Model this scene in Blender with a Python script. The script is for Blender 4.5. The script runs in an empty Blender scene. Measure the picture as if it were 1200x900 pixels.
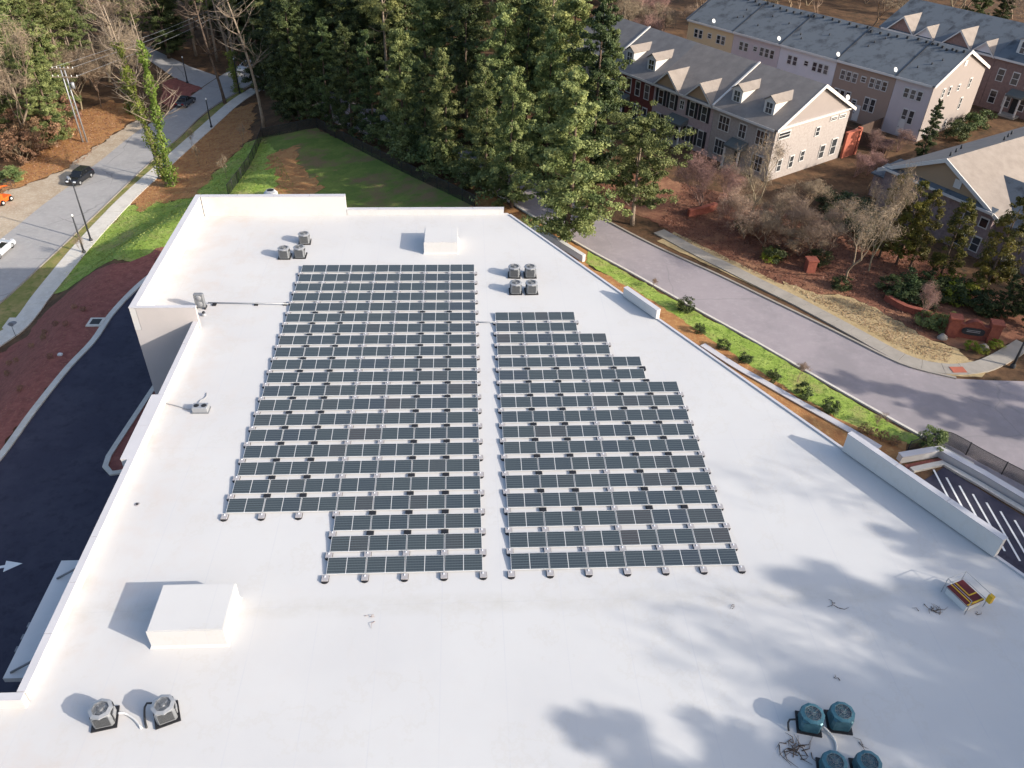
import bpy, bmesh, math, random
import numpy as np
from mathutils import Vector, Matrix
from mathutils.geometry import delaunay_2d_cdt

random.seed(7)
rng = np.random.default_rng(7)
scene = bpy.context.scene
col = scene.collection
R = math.radians

# ------------------------------------------------------------------ camera
cam = bpy.data.cameras.new('camera')
cam.sensor_width = 36.0
cam.lens = 28.593
cam.clip_start = 0.1
cam.clip_end = 3000
camera = bpy.data.objects.new('camera', cam)
col.objects.link(camera)
rt = Vector((0.99842104, -0.05055137, 0.02449446))
up = Vector((0.01127828, 0.6075719, 0.79418461))
fw = Vector((0.05502926, 0.79265437, -0.6071827))
camera.matrix_world = Matrix(((rt.x, up.x, -fw.x, -0.725), (rt.y, up.y, -fw.y, -59.689),
                              (rt.z, up.z, -fw.z, 33.950), (0, 0, 0, 1)))
scene.camera = camera

# ------------------------------------------------------------------ sky, sun, exposure
SUN_EL, SUN_AZ = 24.3, 116.5            # azimuth clockwise from +Y
world = bpy.data.worlds.new('World')
scene.world = world
world.use_nodes = True
wn = world.node_tree.nodes
sky = wn.new('ShaderNodeTexSky')
sky.sky_type = 'NISHITA'
sky.sun_disc = False
sky.sun_elevation = R(SUN_EL)
sky.sun_rotation = R(SUN_AZ)
sky.air_density = 1.0
sky.dust_density = 2.6
world.node_tree.links.new(sky.outputs[0], wn['Background'].inputs[0])
wn['Background'].inputs[1].default_value = 0.15
sd = Vector((math.sin(R(SUN_AZ)) * math.cos(R(SUN_EL)), math.cos(R(SUN_AZ)) * math.cos(R(SUN_EL)), math.sin(R(SUN_EL))))
sl = bpy.data.lights.new('sun', 'SUN')
sl.energy = 3.7
sl.angle = R(0.6)
sl.color = (1.0, 0.92, 0.80)
sun = bpy.data.objects.new('sun', sl)
col.objects.link(sun)
sun.rotation_euler = sd.to_track_quat('Z', 'Y').to_euler()
sun.location = sd * 200
scene.render.engine = 'CYCLES'
scene.view_settings.view_transform = 'Standard'
scene.view_settings.look = 'None'
scene.view_settings.exposure = 0.82
scene.view_settings.gamma = 1.0
scene.view_settings.use_curve_mapping = False

def sstep(a, b, v):
    t = min(1.0, max(0.0, (v - a) / (b - a)))
    return t * t * (3 - 2 * t)
STREET_EDGE = [(-300, -53.5), (-60, -53.0), (20, -52.3), (31, -50.9), (58, -48.1), (83, -44.8), (99, -39.9), (125, -27), (165, -2), (230, 45), (700, 400)]
def street_x(y):
    for (y0, x0), (y1, x1) in zip(STREET_EDGE, STREET_EDGE[1:]):
        if y <= y1:
            return x0 + (x1 - x0) * (y - y0) / (y1 - y0)
    return STREET_EDGE[-1][1]
def gz(x, y):
    """height of the land: the street in the west lies low, the building stands in the slope"""
    s = x - street_x(y)
    k = sstep(4.0, 14.5 + 12 * sstep(22, 50, y), s)
    hi = -10 + 4 * sstep(-24, 10, x)
    return -15 + (hi + 15) * k


# ------------------------------------------------------------------ materials
MATS = {}
def mat(name, color, rough=0.8, var=0.0, scale=1.0, color2=None, bump=0.0, bscale=None, spec=0.3, metal=0.0,
        detail=6.0, sharp=(0.35, 0.65), objvar=0.0, coat=0.0):
    """Principled material whose colour drifts between two tones through noise in object space"""
    if name in MATS:
        return MATS[name]
    m = bpy.data.materials.new(name)
    m.use_nodes = True
    nt = m.node_tree
    b = nt.nodes['Principled BSDF']
    b.inputs['Roughness'].default_value = rough
    b.inputs['Metallic'].default_value = metal
    b.inputs['Specular IOR Level'].default_value = spec
    b.inputs['Coat Weight'].default_value = coat
    c1 = tuple(color) + (1,)
    if color2 is None:
        color2 = tuple(max(0, c * (1 - var)) for c in color)
    c2 = tuple(color2) + (1,)
    tc = nt.nodes.new('ShaderNodeTexCoord')
    out = None
    if var > 0 or color2 != tuple(color):
        n = nt.nodes.new('ShaderNodeTexNoise')
        n.inputs['Scale'].default_value = scale
        n.inputs['Detail'].default_value = detail
        n.inputs['Roughness'].default_value = 0.65
        nt.links.new(tc.outputs['Object'], n.inputs['Vector'])
        r = nt.nodes.new('ShaderNodeValToRGB')
        r.color_ramp.elements[0].position = sharp[0]
        r.color_ramp.elements[1].position = sharp[1]
        r.color_ramp.elements[0].color = c2
        r.color_ramp.elements[1].color = c1
        nt.links.new(n.outputs['Fac'], r.inputs['Fac'])
        out = r.outputs['Color']
    else:
        b.inputs['Base Color'].default_value = c1
    if objvar > 0:
        oi = nt.nodes.new('ShaderNodeObjectInfo')
        hs = nt.nodes.new('ShaderNodeHueSaturation')
        mr = nt.nodes.new('ShaderNodeMapRange')
        mr.inputs['To Min'].default_value = 1 - objvar
        mr.inputs['To Max'].default_value = 1 + objvar
        nt.links.new(oi.outputs['Random'], mr.inputs['Value'])
        nt.links.new(mr.outputs['Result'], hs.inputs['Value'])
        mr2 = nt.nodes.new('ShaderNodeMapRange')
        mr2.inputs['To Min'].default_value = 0.5 - objvar * 0.10
        mr2.inputs['To Max'].default_value = 0.5 + objvar * 0.10
        ml = nt.nodes.new('ShaderNodeMath'); ml.operation = 'FRACT'
        mm = nt.nodes.new('ShaderNodeMath'); mm.operation = 'MULTIPLY'; mm.inputs[1].default_value = 7.31
        nt.links.new(oi.outputs['Random'], mm.inputs[0]); nt.links.new(mm.outputs[0], ml.inputs[0])
        nt.links.new(ml.outputs[0], mr2.inputs['Value']); nt.links.new(mr2.outputs['Result'], hs.inputs['Hue'])
        if out is None:
            hs.inputs['Color'].default_value = c1
        else:
            nt.links.new(out, hs.inputs['Color'])
        out = hs.outputs['Color']
    if out is not None:
        nt.links.new(out, b.inputs['Base Color'])
    if bump > 0:
        n2 = nt.nodes.new('ShaderNodeTexNoise')
        n2.inputs['Scale'].default_value = bscale or scale * 6
        n2.inputs['Detail'].default_value = 5
        nt.links.new(tc.outputs['Object'], n2.inputs['Vector'])
        bp = nt.nodes.new('ShaderNodeBump')
        bp.inputs['Strength'].default_value = bump
        bp.inputs['Distance'].default_value = 0.05
        nt.links.new(n2.outputs['Fac'], bp.inputs['Height'])
        nt.links.new(bp.outputs['Normal'], b.inputs['Normal'])
    MATS[name] = m
    return m

def layered(name, base, layers, rough=0.9, bump=0.3, bscale=8.0, spec=0.15, cracks=None):
    """ground material: base colour plus (colour, noise scale, low, high) layers"""
    m = bpy.data.materials.new(name)
    m.use_nodes = True
    nt = m.node_tree
    b = nt.nodes['Principled BSDF']
    b.inputs['Roughness'].default_value = rough
    b.inputs['Specular IOR Level'].default_value = spec
    tc = nt.nodes.new('ShaderNodeTexCoord')
    prev = None
    for i, (c, sc, lo, hi) in enumerate(layers):
        n = nt.nodes.new('ShaderNodeTexNoise')
        n.inputs['Scale'].default_value = sc
        n.inputs['Detail'].default_value = 8
        n.inputs['Roughness'].default_value = 0.68
        mp = nt.nodes.new('ShaderNodeMapping')
        mp.inputs['Location'].default_value = (i * 13.7, i * 5.1, 0)
        nt.links.new(tc.outputs['Object'], mp.inputs['Vector'])
        nt.links.new(mp.outputs[0], n.inputs['Vector'])
        r = nt.nodes.new('ShaderNodeMapRange')
        r.inputs['From Min'].default_value = lo
        r.inputs['From Max'].default_value = hi
        nt.links.new(n.outputs['Fac'], r.inputs['Value'])
        mx = nt.nodes.new('ShaderNodeMix')
        mx.data_type = 'RGBA'
        nt.links.new(r.outputs['Result'], mx.inputs['Factor'])
        if prev is None:
            mx.inputs['A'].default_value = tuple(base) + (1,)
        else:
            nt.links.new(prev, mx.inputs['A'])
        mx.inputs['B'].default_value = tuple(c) + (1,)
        prev = mx.outputs['Result']
    if cracks:
        cs, cc, amount = cracks
        wn_ = nt.nodes.new('ShaderNodeTexNoise'); wn_.inputs['Scale'].default_value = cs * 3; wn_.inputs['Detail'].default_value = 4
        nt.links.new(tc.outputs['Object'], wn_.inputs['Vector'])
        mv = nt.nodes.new('ShaderNodeMix'); mv.data_type = 'RGBA'; mv.blend_type = 'ADD'; mv.inputs['Factor'].default_value = 1.6 / cs * 0.25
        nt.links.new(tc.outputs['Object'], mv.inputs['A']); nt.links.new(wn_.outputs['Color'], mv.inputs['B'])
        vo = nt.nodes.new('ShaderNodeTexVoronoi'); vo.feature = 'DISTANCE_TO_EDGE'; vo.inputs['Scale'].default_value = cs
        nt.links.new(mv.outputs['Result'], vo.inputs['Vector'])
        l1 = nt.nodes.new('ShaderNodeMapRange'); l1.inputs['From Min'].default_value = 0.012; l1.inputs['From Max'].default_value = 0.0
        nt.links.new(vo.outputs['Distance'], l1.inputs['Value'])
        mk = nt.nodes.new('ShaderNodeTexNoise'); mk.inputs['Scale'].default_value = cs * 0.7
        nt.links.new(tc.outputs['Object'], mk.inputs['Vector'])
        l2 = nt.nodes.new('ShaderNodeMapRange'); l2.inputs['From Min'].default_value = 0.46; l2.inputs['From Max'].default_value = 0.56; l2.inputs['To Max'].default_value = amount
        nt.links.new(mk.outputs['Fac'], l2.inputs['Value'])
        ml_ = nt.nodes.new('ShaderNodeMath'); ml_.operation = 'MULTIPLY'
        nt.links.new(l1.outputs['Result'], ml_.inputs[0]); nt.links.new(l2.outputs['Result'], ml_.inputs[1])
        mc = nt.nodes.new('ShaderNodeMix'); mc.data_type = 'RGBA'; mc.inputs['B'].default_value = tuple(cc) + (1,)
        nt.links.new(ml_.outputs[0], mc.inputs['Factor']); nt.links.new(prev, mc.inputs['A'])
        prev = mc.outputs['Result']
    nt.links.new(prev, b.inputs['Base Color'])
    n2 = nt.nodes.new('ShaderNodeTexNoise')
    n2.inputs['Scale'].default_value = bscale
    n2.inputs['Detail'].default_value = 6
    nt.links.new(tc.outputs['Object'], n2.inputs['Vector'])
    bp = nt.nodes.new('ShaderNodeBump')
    bp.inputs['Strength'].default_value = bump
    bp.inputs['Distance'].default_value = 0.12
    nt.links.new(n2.outputs['Fac'], bp.inputs['Height'])
    nt.links.new(bp.outputs['Normal'], b.inputs['Normal'])
    MATS[name] = m
    return m

def leafmat(name, dark, light, trans=0.25, scale=0.8):
    m = bpy.data.materials.new(name)
    m.use_nodes = True
    nt = m.node_tree
    nt.nodes.remove(nt.nodes['Principled BSDF'])
    o = nt.nodes['Material Output']
    tc = nt.nodes.new('ShaderNodeTexCoord')
    n = nt.nodes.new('ShaderNodeTexNoise')
    n.inputs['Scale'].default_value = scale
    n.inputs['Detail'].default_value = 3
    nt.links.new(tc.outputs['Object'], n.inputs['Vector'])
    r = nt.nodes.new('ShaderNodeValToRGB')
    r.color_ramp.elements[0].position = 0.36
    r.color_ramp.elements[1].position = 0.64
    r.color_ramp.elements[0].color = tuple(dark) + (1,)
    r.color_ramp.elements[1].color = tuple(light) + (1,)
    nt.links.new(n.outputs['Fac'], r.inputs['Fac'])
    oi = nt.nodes.new('ShaderNodeObjectInfo')
    hs = nt.nodes.new('ShaderNodeHueSaturation')
    mr = nt.nodes.new('ShaderNodeMapRange')
    mr.inputs['To Min'].default_value = 0.72
    mr.inputs['To Max'].default_value = 1.25
    nt.links.new(oi.outputs['Random'], mr.inputs['Value'])
    nt.links.new(mr.outputs['Result'], hs.inputs['Value'])
    mr2 = nt.nodes.new('ShaderNodeMapRange')
    mr2.inputs['To Min'].default_value = 0.48
    mr2.inputs['To Max'].default_value = 0.515
    mm = nt.nodes.new('ShaderNodeMath'); mm.operation = 'MULTIPLY'; mm.inputs[1].default_value = 9.7
    ml = nt.nodes.new('ShaderNodeMath'); ml.operation = 'FRACT'
    nt.links.new(oi.outputs['Random'], mm.inputs[0]); nt.links.new(mm.outputs[0], ml.inputs[0])
    nt.links.new(ml.outputs[0], mr2.inputs['Value']); nt.links.new(mr2.outputs['Result'], hs.inputs['Hue'])
    nt.links.new(r.outputs['Color'], hs.inputs['Color'])
    d = nt.nodes.new('ShaderNodeBsdfPrincipled')
    d.inputs['Roughness'].default_value = 0.55
    d.inputs['Specular IOR Level'].default_value = 0.25
    t = nt.nodes.new('ShaderNodeBsdfTranslucent')
    mx = nt.nodes.new('ShaderNodeMixShader')
    mx.inputs[0].default_value = trans
    nt.links.new(hs.outputs['Color'], d.inputs['Base Color'])
    nt.links.new(hs.outputs['Color'], t.inputs['Color'])
    nt.links.new(d.outputs[0], mx.inputs[1])
    nt.links.new(t.outputs[0], mx.inputs[2])
    nt.links.new(mx.outputs[0], o.inputs['Surface'])
    MATS[name] = m
    return m

# ------------------------------------------------------------------ object helpers
def tag(o, label=None, cat=None, group=None, kind=None):
    if label: o['label'] = label
    if cat: o['category'] = cat
    if group: o['group'] = group
    if kind: o['kind'] = kind
    return o

ORG = {}
def thing(name, loc, label, cat, group=None, rz=0.0):
    o = bpy.data.objects.new(name, None)
    o.empty_display_size = 0.3
    col.objects.link(o)
    o.location = loc
    o.rotation_euler = (0, 0, rz)
    ORG[o.name] = Vector(loc)
    return tag(o, label, cat, group)

def link(name, me, m, parent=None):
    o = bpy.data.objects.new(name, me)
    if m and not me.materials:
        me.materials.append(m)
    col.objects.link(o)
    if parent:
        o.parent = parent
    return o

def copy_tree(o, parent=None):
    c = o.copy()
    col.objects.link(c)
    c.parent = parent
    for ch in o.children:
        copy_tree(ch, c)
    return c

class MB:
    """collects shapes in one mesh"""
    def __init__(s):
        s.v = []; s.f = []; s.sm = []
    def add(s, vs, fs, smooth=False):
        b = len(s.v)
        s.v += [tuple(v) for v in vs]
        s.f += [tuple(i + b for i in f) for f in fs]
        s.sm += [smooth] * len(fs)
        return s
    def box(s, x0, y0, z0, x1, y1, z1, fn=None):
        vs = [(x, y, z) for z in (z0, z1) for y in (y0, y1) for x in (x0, x1)]
        if fn: vs = [fn(*v) for v in vs]
        return s.add(vs, [(0, 2, 3, 1), (4, 5, 7, 6), (0, 1, 5, 4), (2, 6, 7, 3), (0, 4, 6, 2), (1, 3, 7, 5)])
    def bevbox(s, x0, y0, z0, x1, y1, z1, b, fn=None):
        """box with its vertical and upper edges cut"""
        def ring(i, z):
            return [(x0 + i + b, y0 + i, z), (x1 - i - b, y0 + i, z), (x1 - i, y0 + i + b, z), (x1 - i, y1 - i - b, z),
                    (x1 - i - b, y1 - i, z), (x0 + i + b, y1 - i, z), (x0 + i, y1 - i - b, z), (x0 + i, y0 + i + b, z)]
        vs = ring(0, z0) + ring(0, z1 - b) + ring(b * 0.8, z1)
        if fn: vs = [fn(*v) for v in vs]
        fs = [tuple(range(7, -1, -1)), tuple(range(16, 24))]
        for k in (0, 8):
            for i in range(8):
                j = (i + 1) % 8
                fs.append((k + i, k + j, k + 8 + j, k + 8 + i))
        return s.add(vs, fs)
    def prism(s, prof, a, b, fn):
        """profile points (p, q) swept from a to b; fn(p, q, t) gives the world point"""
        n = len(prof)
        vs = [fn(p, q, a) for p, q in prof] + [fn(p, q, b) for p, q in prof]
        fs = [tuple(range(n)), tuple(range(2 * n - 1, n - 1, -1))]
        for i in range(n):
            j = (i + 1) % n
            fs.append((i, i + n, j + n, j))
        return s.add(vs, fs)
    def tube(s, pts, rad, n=6, smooth=True, cap=True):
        pts = [Vector(p) for p in pts]
        rads = rad if isinstance(rad, (list, tuple)) else [rad] * len(pts)
        vs = []
        u = None
        for i, p in enumerate(pts):
            d = (pts[min(i + 1, len(pts) - 1)] - pts[max(i - 1, 0)])
            if d.length < 1e-9: d = Vector((0, 0, 1))
            d.normalize()
            if u is None:
                u = d.orthogonal().normalized()
            else:
                u = (u - d * u.dot(d))
                u = u.normalized() if u.length > 1e-6 else d.orthogonal().normalized()
            w = d.cross(u)
            for k in range(n):
                a = 2 * math.pi * k / n
                vs.append(p + (u * math.cos(a) + w * math.sin(a)) * rads[i])
        fs = []
        for i in range(len(pts) - 1):
            for k in range(n):
                j = (k + 1) % n
                fs.append((i * n + k, i * n + j, (i + 1) * n + j, (i + 1) * n + k))
        s.add(vs, fs, smooth)
        if cap:
            b = len(s.v) - len(vs)
            s.f.append(tuple(b + i for i in range(n - 1, -1, -1))); s.sm.append(False)
            s.f.append(tuple(b + len(vs) - n + i for i in range(n))); s.sm.append(False)
        return s
    def lathe(s, prof, c=(0, 0, 0), n=16, smooth=True, axis='z'):
        vs = []
        for r, z in prof:
            for k in range(n):
                a = 2 * math.pi * k / n
                if axis == 'z':
                    vs.append((c[0] + r * math.cos(a), c[1] + r * math.sin(a), c[2] + z))
                elif axis == 'y':
                    vs.append((c[0] + r * math.cos(a), c[1] + z, c[2] + r * math.sin(a)))
                else:
                    vs.append((c[0] + z, c[1] + r * math.cos(a), c[2] + r * math.sin(a)))
        fs = []
        for i in range(len(prof) - 1):
            for k in range(n):
                j = (k + 1) % n
                fs.append((i * n + k, i * n + j, (i + 1) * n + j, (i + 1) * n + k))
        return s.add(vs, fs, smooth)
    def mesh(s, name, org=None):
        me = bpy.data.meshes.new(name)
        v = s.v
        if org is not None:
            v = [(a - org[0], b - org[1], c - org[2]) for a, b, c in v]
        me.from_pydata(v, [], s.f)
        bm = bmesh.new(); bm.from_mesh(me)
        bmesh.ops.recalc_face_normals(bm, faces=bm.faces)
        bm.to_mesh(me); bm.free()
        if any(s.sm):
            me.polygons.foreach_set('use_smooth', s.sm)
        me.update()
        return me
    def build(s, name, m, parent=None, root=None):
        """root given: the shapes are in world space and are moved into the root's frame"""
        org = ORG[root.name] if root is not None else None
        return link(name, s.mesh(name, org), m, parent)

def catmull(pts, step=1.0):
    P = [Vector(p) for p in pts]
    out = []
    for i in range(len(P) - 1):
        p0, p1, p2, p3 = P[max(i - 1, 0)], P[i], P[i + 1], P[min(i + 2, len(P) - 1)]
        n = max(1, int((p2 - p1).length / step))
        for k in range(n):
            t = k / n
            out.append(0.5 * ((2 * p1) + (p2 - p0) * t + (2 * p0 - 5 * p1 + 4 * p2 - p3) * t * t + (3 * p1 - p0 - 3 * p2 + p3) * t ** 3))
    out.append(P[-1])
    return out

def polyline(pts, step=1.0):
    out = []
    for a, b in zip(pts, pts[1:]):
        a, b = Vector(a), Vector(b)
        k = max(1, int((b - a).length / step))
        out += [a + (b - a) * (j / k) for j in range(k)]
    return out + [Vector(pts[-1])]

# ------------------------------------------------------------------ the land
GX = ([-600, -400, -260, -180, -130] + list(np.arange(-110, -60, 2.0)) + list(np.arange(-60, 45, 0.75))
      + list(np.arange(45, 110, 4.0)) + [120, 150, 200, 300, 450, 700])
GY = [-300, -200, -140, -100] + list(np.arange(-80, 130, 1.5)) + list(np.arange(130, 220, 5.0)) + [240, 300, 400, 600, 900]
def ground_mesh():
    nx, ny = len(GX), len(GY)
    vs = [(float(x), float(y), gz(x, y)) for y in GY for x in GX]
    fs = [(j * nx + i, j * nx + i + 1, (j + 1) * nx + i + 1, (j + 1) * nx + i) for j in range(ny - 1) for i in range(nx - 1)]
    me = bpy.data.meshes.new('ground')
    me.from_pydata(vs, [], fs)
    me.polygons.foreach_set('use_smooth', [True] * len(fs))
    return me
GXA, GYA = np.array(GX), np.array(GY)

def inside(poly, x, y):
    c = False
    n = len(poly)
    for i in range(n):
        x1, y1 = poly[i][0], poly[i][1]
        x2, y2 = poly[i - 1][0], poly[i - 1][1]
        if (y1 > y) != (y2 > y) and x < (x2 - x1) * (y - y1) / (y2 - y1) + x1:
            c = not c
    return c

def wobble(pts, amp):
    """uneven edge for planted or worn ground"""
    out = []
    n = len(pts)
    for i in range(n):
        a, b = Vector(pts[i][:2]), Vector(pts[(i + 1) % n][:2])
        k = max(1, int((b - a).length / 0.5))
        for j in range(k):
            p = a + (b - a) * (j / k)
            out.append(p + Vector((math.sin(p.x * 1.7 + p.y * 0.9) + math.sin(p.y * 4.1 - p.x * 2.3) * 0.6 + random.uniform(-.5, .5), math.sin(p.y * 1.9 - p.x * 0.8) + math.sin(p.x * 3.7 + p.y) * 0.6 + random.uniform(-.5, .5))) * amp * 0.5)
    return out

def sheet(name, poly, dz, m, kind='structure', parent=None, rough=0.0):
    if rough > 0:
        poly = wobble(poly, rough)
    """a thin sheet that follows the land inside a polygon"""
    poly = [Vector((p[0], p[1])) for p in poly]
    pts = []
    n = len(poly)
    for i in range(n):
        a, b = poly[i], poly[(i + 1) % n]
        k = max(1, int((b - a).length / 0.9))
        for j in range(k):
            pts.append(a + (b - a) * (j / k))
    nb = len(pts)
    xs = [p.x for p in poly]; ys = [p.y for p in poly]
    for x in GXA[(GXA > min(xs)) & (GXA < max(xs))]:
        for y in GYA[(GYA > min(ys)) & (GYA < max(ys))]:
            if inside(poly, x, y):
                pts.append(Vector((float(x), float(y))))
    edges = [(i, (i + 1) % nb) for i in range(nb)]
    V, E, F, *_ = delaunay_2d_cdt(pts, edges, [], 1, 1e-4)
    fs = []
    for f in F:
        c = sum((V[i] for i in f), Vector((0, 0))) / len(f)
        if inside(poly, c.x, c.y):
            fs.append(tuple(f))
    me = bpy.data.meshes.new(name)
    me.from_pydata([(v.x, v.y, gz(v.x, v.y) + dz) for v in V], [], fs)
    bm = bmesh.new(); bm.from_mesh(me)
    bmesh.ops.recalc_face_normals(bm, faces=bm.faces)
    if bm.faces and sum(f.normal.z for f in bm.faces) < 0:
        bmesh.ops.reverse_faces(bm, faces=bm.faces)
    bm.to_mesh(me); bm.free()
    o = link(name, me, m, parent)
    if parent is None:
        tag(o, kind=kind)
    return o

def offset_line(pts, d):
    out = []
    for i, p in enumerate(pts):
        t = (pts[min(i + 1, len(pts) - 1)] - pts[max(i - 1, 0)]).normalized()
        out.append(p + Vector((t.y, -t.x)) * d)      # +d = to the right of travel
    return out

def kerb(name, line, w, h, m, base=0.0, kind='structure', step=0.9, straight=False):
    """a raised band with a real step along a line"""
    c = polyline(line, step) if straight else catmull(line, step)
    a, b = offset_line(c, -w / 2), offset_line(c, w / 2)
    vs, fs = [], []
    for p, q in zip(a, b):
        za, zb = gz(p.x, p.y), gz(q.x, q.y)
        vs += [(p.x, p.y, za - 0.2), (p.x, p.y, za + base + h), (q.x, q.y, zb + base + h), (q.x, q.y, zb - 0.2)]
    for i in range(len(c) - 1):
        k = i * 4
        for j in range(3):
            fs.append((k + j, k + j + 1, k + 4 + j + 1, k + 4 + j))
    n = len(vs)
    fs += [(0, 1, 2, 3), (n - 4, n - 1, n - 2, n - 3)]
    o = MB().add(vs, fs).build(name, m)
    tag(o, kind=kind)
    return o

def band(name, line, w, dz, m, step=0.9):
    c = catmull(line, step)
    return sheet(name, offset_line(c, -w / 2) + offset_line(c, w / 2)[::-1], dz, m)

def leaves_mesh(name, centers, sizes, aspect=0.55, outward=None, upbias=0.5, seed=0):
    """one mesh of many small leaf-sized quads"""
    g_ = np.random.default_rng(seed)
    n = len(centers)
    nrm = g_.normal(size=(n, 3))
    if outward is not None:
        nrm = nrm * 0.8 + outward * 0.9
    nrm[:, 2] += upbias
    nrm /= np.linalg.norm(nrm, axis=1, keepdims=True) + 1e-9
    a = g_.normal(size=(n, 3))
    a -= nrm * (a * nrm).sum(1, keepdims=True)
    a /= np.linalg.norm(a, axis=1, keepdims=True) + 1e-9
    b = np.cross(nrm, a)
    s = sizes[:, None]
    v = np.empty((n, 4, 3))
    v[:, 0] = centers - a * s
    v[:, 1] = centers - b * s * aspect
    v[:, 2] = centers + a * s
    v[:, 3] = centers + b * s * aspect
    me = bpy.data.meshes.new(name)
    me.vertices.add(n * 4); me.loops.add(n * 4); me.polygons.add(n)
    me.vertices.foreach_set('co', v.reshape(-1).astype(np.float32))
    me.loops.foreach_set('vertex_index', np.arange(n * 4, dtype=np.int32))
    me.polygons.foreach_set('loop_start', np.arange(0, n * 4, 4, dtype=np.int32))
    me.polygons.foreach_set('loop_total', np.full(n, 4, dtype=np.int32))
    me.update(calc_edges=True)
    return me


# ------------------------------------------------------------------ palette
layered('forest_floor', (0.085, 0.048, 0.028), [((0.15, 0.085, 0.045), 0.35, 0.42, 0.62), ((0.035, 0.03, 0.018), 0.9, 0.5, 0.7), ((0.20, 0.12, 0.07), 2.5, 0.55, 0.75)], bscale=3)
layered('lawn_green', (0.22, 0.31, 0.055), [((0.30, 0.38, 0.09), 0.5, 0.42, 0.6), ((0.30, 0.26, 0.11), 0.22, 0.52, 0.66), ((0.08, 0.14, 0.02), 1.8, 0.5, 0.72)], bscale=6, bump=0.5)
layered('lawn_olive', (0.19, 0.19, 0.06), [((0.30, 0.24, 0.10), 0.4, 0.42, 0.6), ((0.10, 0.15, 0.03), 1.1, 0.5, 0.7)], bscale=6, bump=0.5)
layered('lawn_shade', (0.11, 0.155, 0.035), [((0.17, 0.21, 0.05), 0.3, 0.45, 0.65), ((0.19, 0.13, 0.07), 0.16, 0.5, 0.62)], bscale=6, bump=0.5)  # basin grass with brown patches; tree shade partly put into its darker green
layered('dormant_lawn', (0.37, 0.275, 0.145), [((0.43, 0.33, 0.19), 0.5, 0.42, 0.62), ((0.28, 0.20, 0.10), 1.7, 0.52, 0.72)], bscale=7, bump=0.4)
layered('red_mulch', (0.27, 0.098, 0.080), [((0.20, 0.07, 0.058), 1.2, 0.42, 0.62), ((0.33, 0.14, 0.105), 3.5, 0.52, 0.7)], bscale=12, bump=0.7)
layered('garden_mulch', (0.21, 0.095, 0.06), [((0.14, 0.06, 0.04), 0.8, 0.42, 0.62), ((0.31, 0.165, 0.095), 0.25, 0.5, 0.66), ((0.27, 0.12, 0.075), 3.5, 0.52, 0.7)], bscale=10, bump=0.6)
layered('pine_straw', (0.38, 0.195, 0.08), [((0.29, 0.13, 0.055), 0.7, 0.42, 0.62), ((0.45, 0.28, 0.12), 2.2, 0.5, 0.7)], bscale=10, bump=0.5)
layered('gravel', (0.44, 0.36, 0.27), [((0.36, 0.28, 0.20), 0.5, 0.42, 0.62), ((0.52, 0.46, 0.38), 3.0, 0.5, 0.7)], bscale=14, bump=0.4)
layered('old_asphalt', (0.315, 0.278, 0.292), [((0.28, 0.248, 0.262), 0.25, 0.4, 0.62), ((0.345, 0.31, 0.32), 1.6, 0.5, 0.72), ((0.255, 0.23, 0.242), 0.09, 0.54, 0.64)], bscale=30, bump=0.15, rough=0.85, cracks=(0.14, (0.17, 0.165, 0.17), 0.4))
layered('street_asphalt', (0.35, 0.335, 0.33), [((0.31, 0.30, 0.295), 0.3, 0.4, 0.62), ((0.38, 0.37, 0.36), 1.6, 0.5, 0.72)], bscale=30, bump=0.15, rough=0.85, cracks=(0.12, (0.12, 0.118, 0.12), 0.5))
layered('new_asphalt', (0.044, 0.043, 0.066), [((0.058, 0.056, 0.080), 0.2, 0.42, 0.6), ((0.034, 0.033, 0.050), 1.1, 0.5, 0.7)], bscale=30, bump=0.15, rough=0.8)
layered('concrete', (0.58, 0.545, 0.49), [((0.51, 0.475, 0.425), 0.6, 0.42, 0.62), ((0.62, 0.59, 0.55), 3.0, 0.5, 0.7)], bscale=20, bump=0.15, rough=0.9)
mat('old_concrete', (0.34, 0.305, 0.265), 0.9, 0.18, 0.8, bump=0.1)
mat('white_paint', (0.78, 0.78, 0.77), 0.7, 0.12, 2.0)
mat('patch_tar', (0.06, 0.06, 0.065), 0.8, 0.2, 2.0)
mat('iron', (0.03, 0.03, 0.033), 0.6, 0.2, 4.0)
mat('white_wall', (0.58, 0.58, 0.585), 0.8, 0.07, 0.6)
mat('grey_wall', (0.40, 0.40, 0.43), 0.85, 0.1, 0.8)
mat('stucco', (0.47, 0.435, 0.43), 0.85, 0.06, 0.5)
mat('coping_metal', (0.50, 0.49, 0.515), 0.55, 0.07, 0.5)
mat('grey_steel', (0.20, 0.21, 0.225), 0.5, 0.12, 5.0, metal=0.2)
mat('dark_steel', (0.035, 0.037, 0.042), 0.5, 0.1, 5.0)
mat('light_steel', (0.33, 0.34, 0.36), 0.45, 0.1, 4.0, metal=0.3)
mat('ballast_concrete', (0.36, 0.345, 0.36), 0.9, 0.15, 6.0)
mat('black_plastic', (0.018, 0.018, 0.021), 0.5, 0.1, 6.0)
mat('alu_frame', (0.68, 0.69, 0.71), 0.45, 0.05, 4.0)
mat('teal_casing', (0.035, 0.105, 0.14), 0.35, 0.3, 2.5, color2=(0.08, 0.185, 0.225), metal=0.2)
mat('yellow_paint', (0.62, 0.38, 0.03), 0.6, 0.15, 4.0)
mat('red_hatch', (0.11, 0.012, 0.014), 0.6, 0.2, 4.0)
mat('bark', (0.16, 0.115, 0.085), 0.95, 0.0, 3.0, color2=(0.08, 0.055, 0.042), bump=0.5)
mat('pale_bark', (0.29, 0.235, 0.18), 0.95, 0.0, 2.0, color2=(0.18, 0.135, 0.10), bump=0.4)
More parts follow.
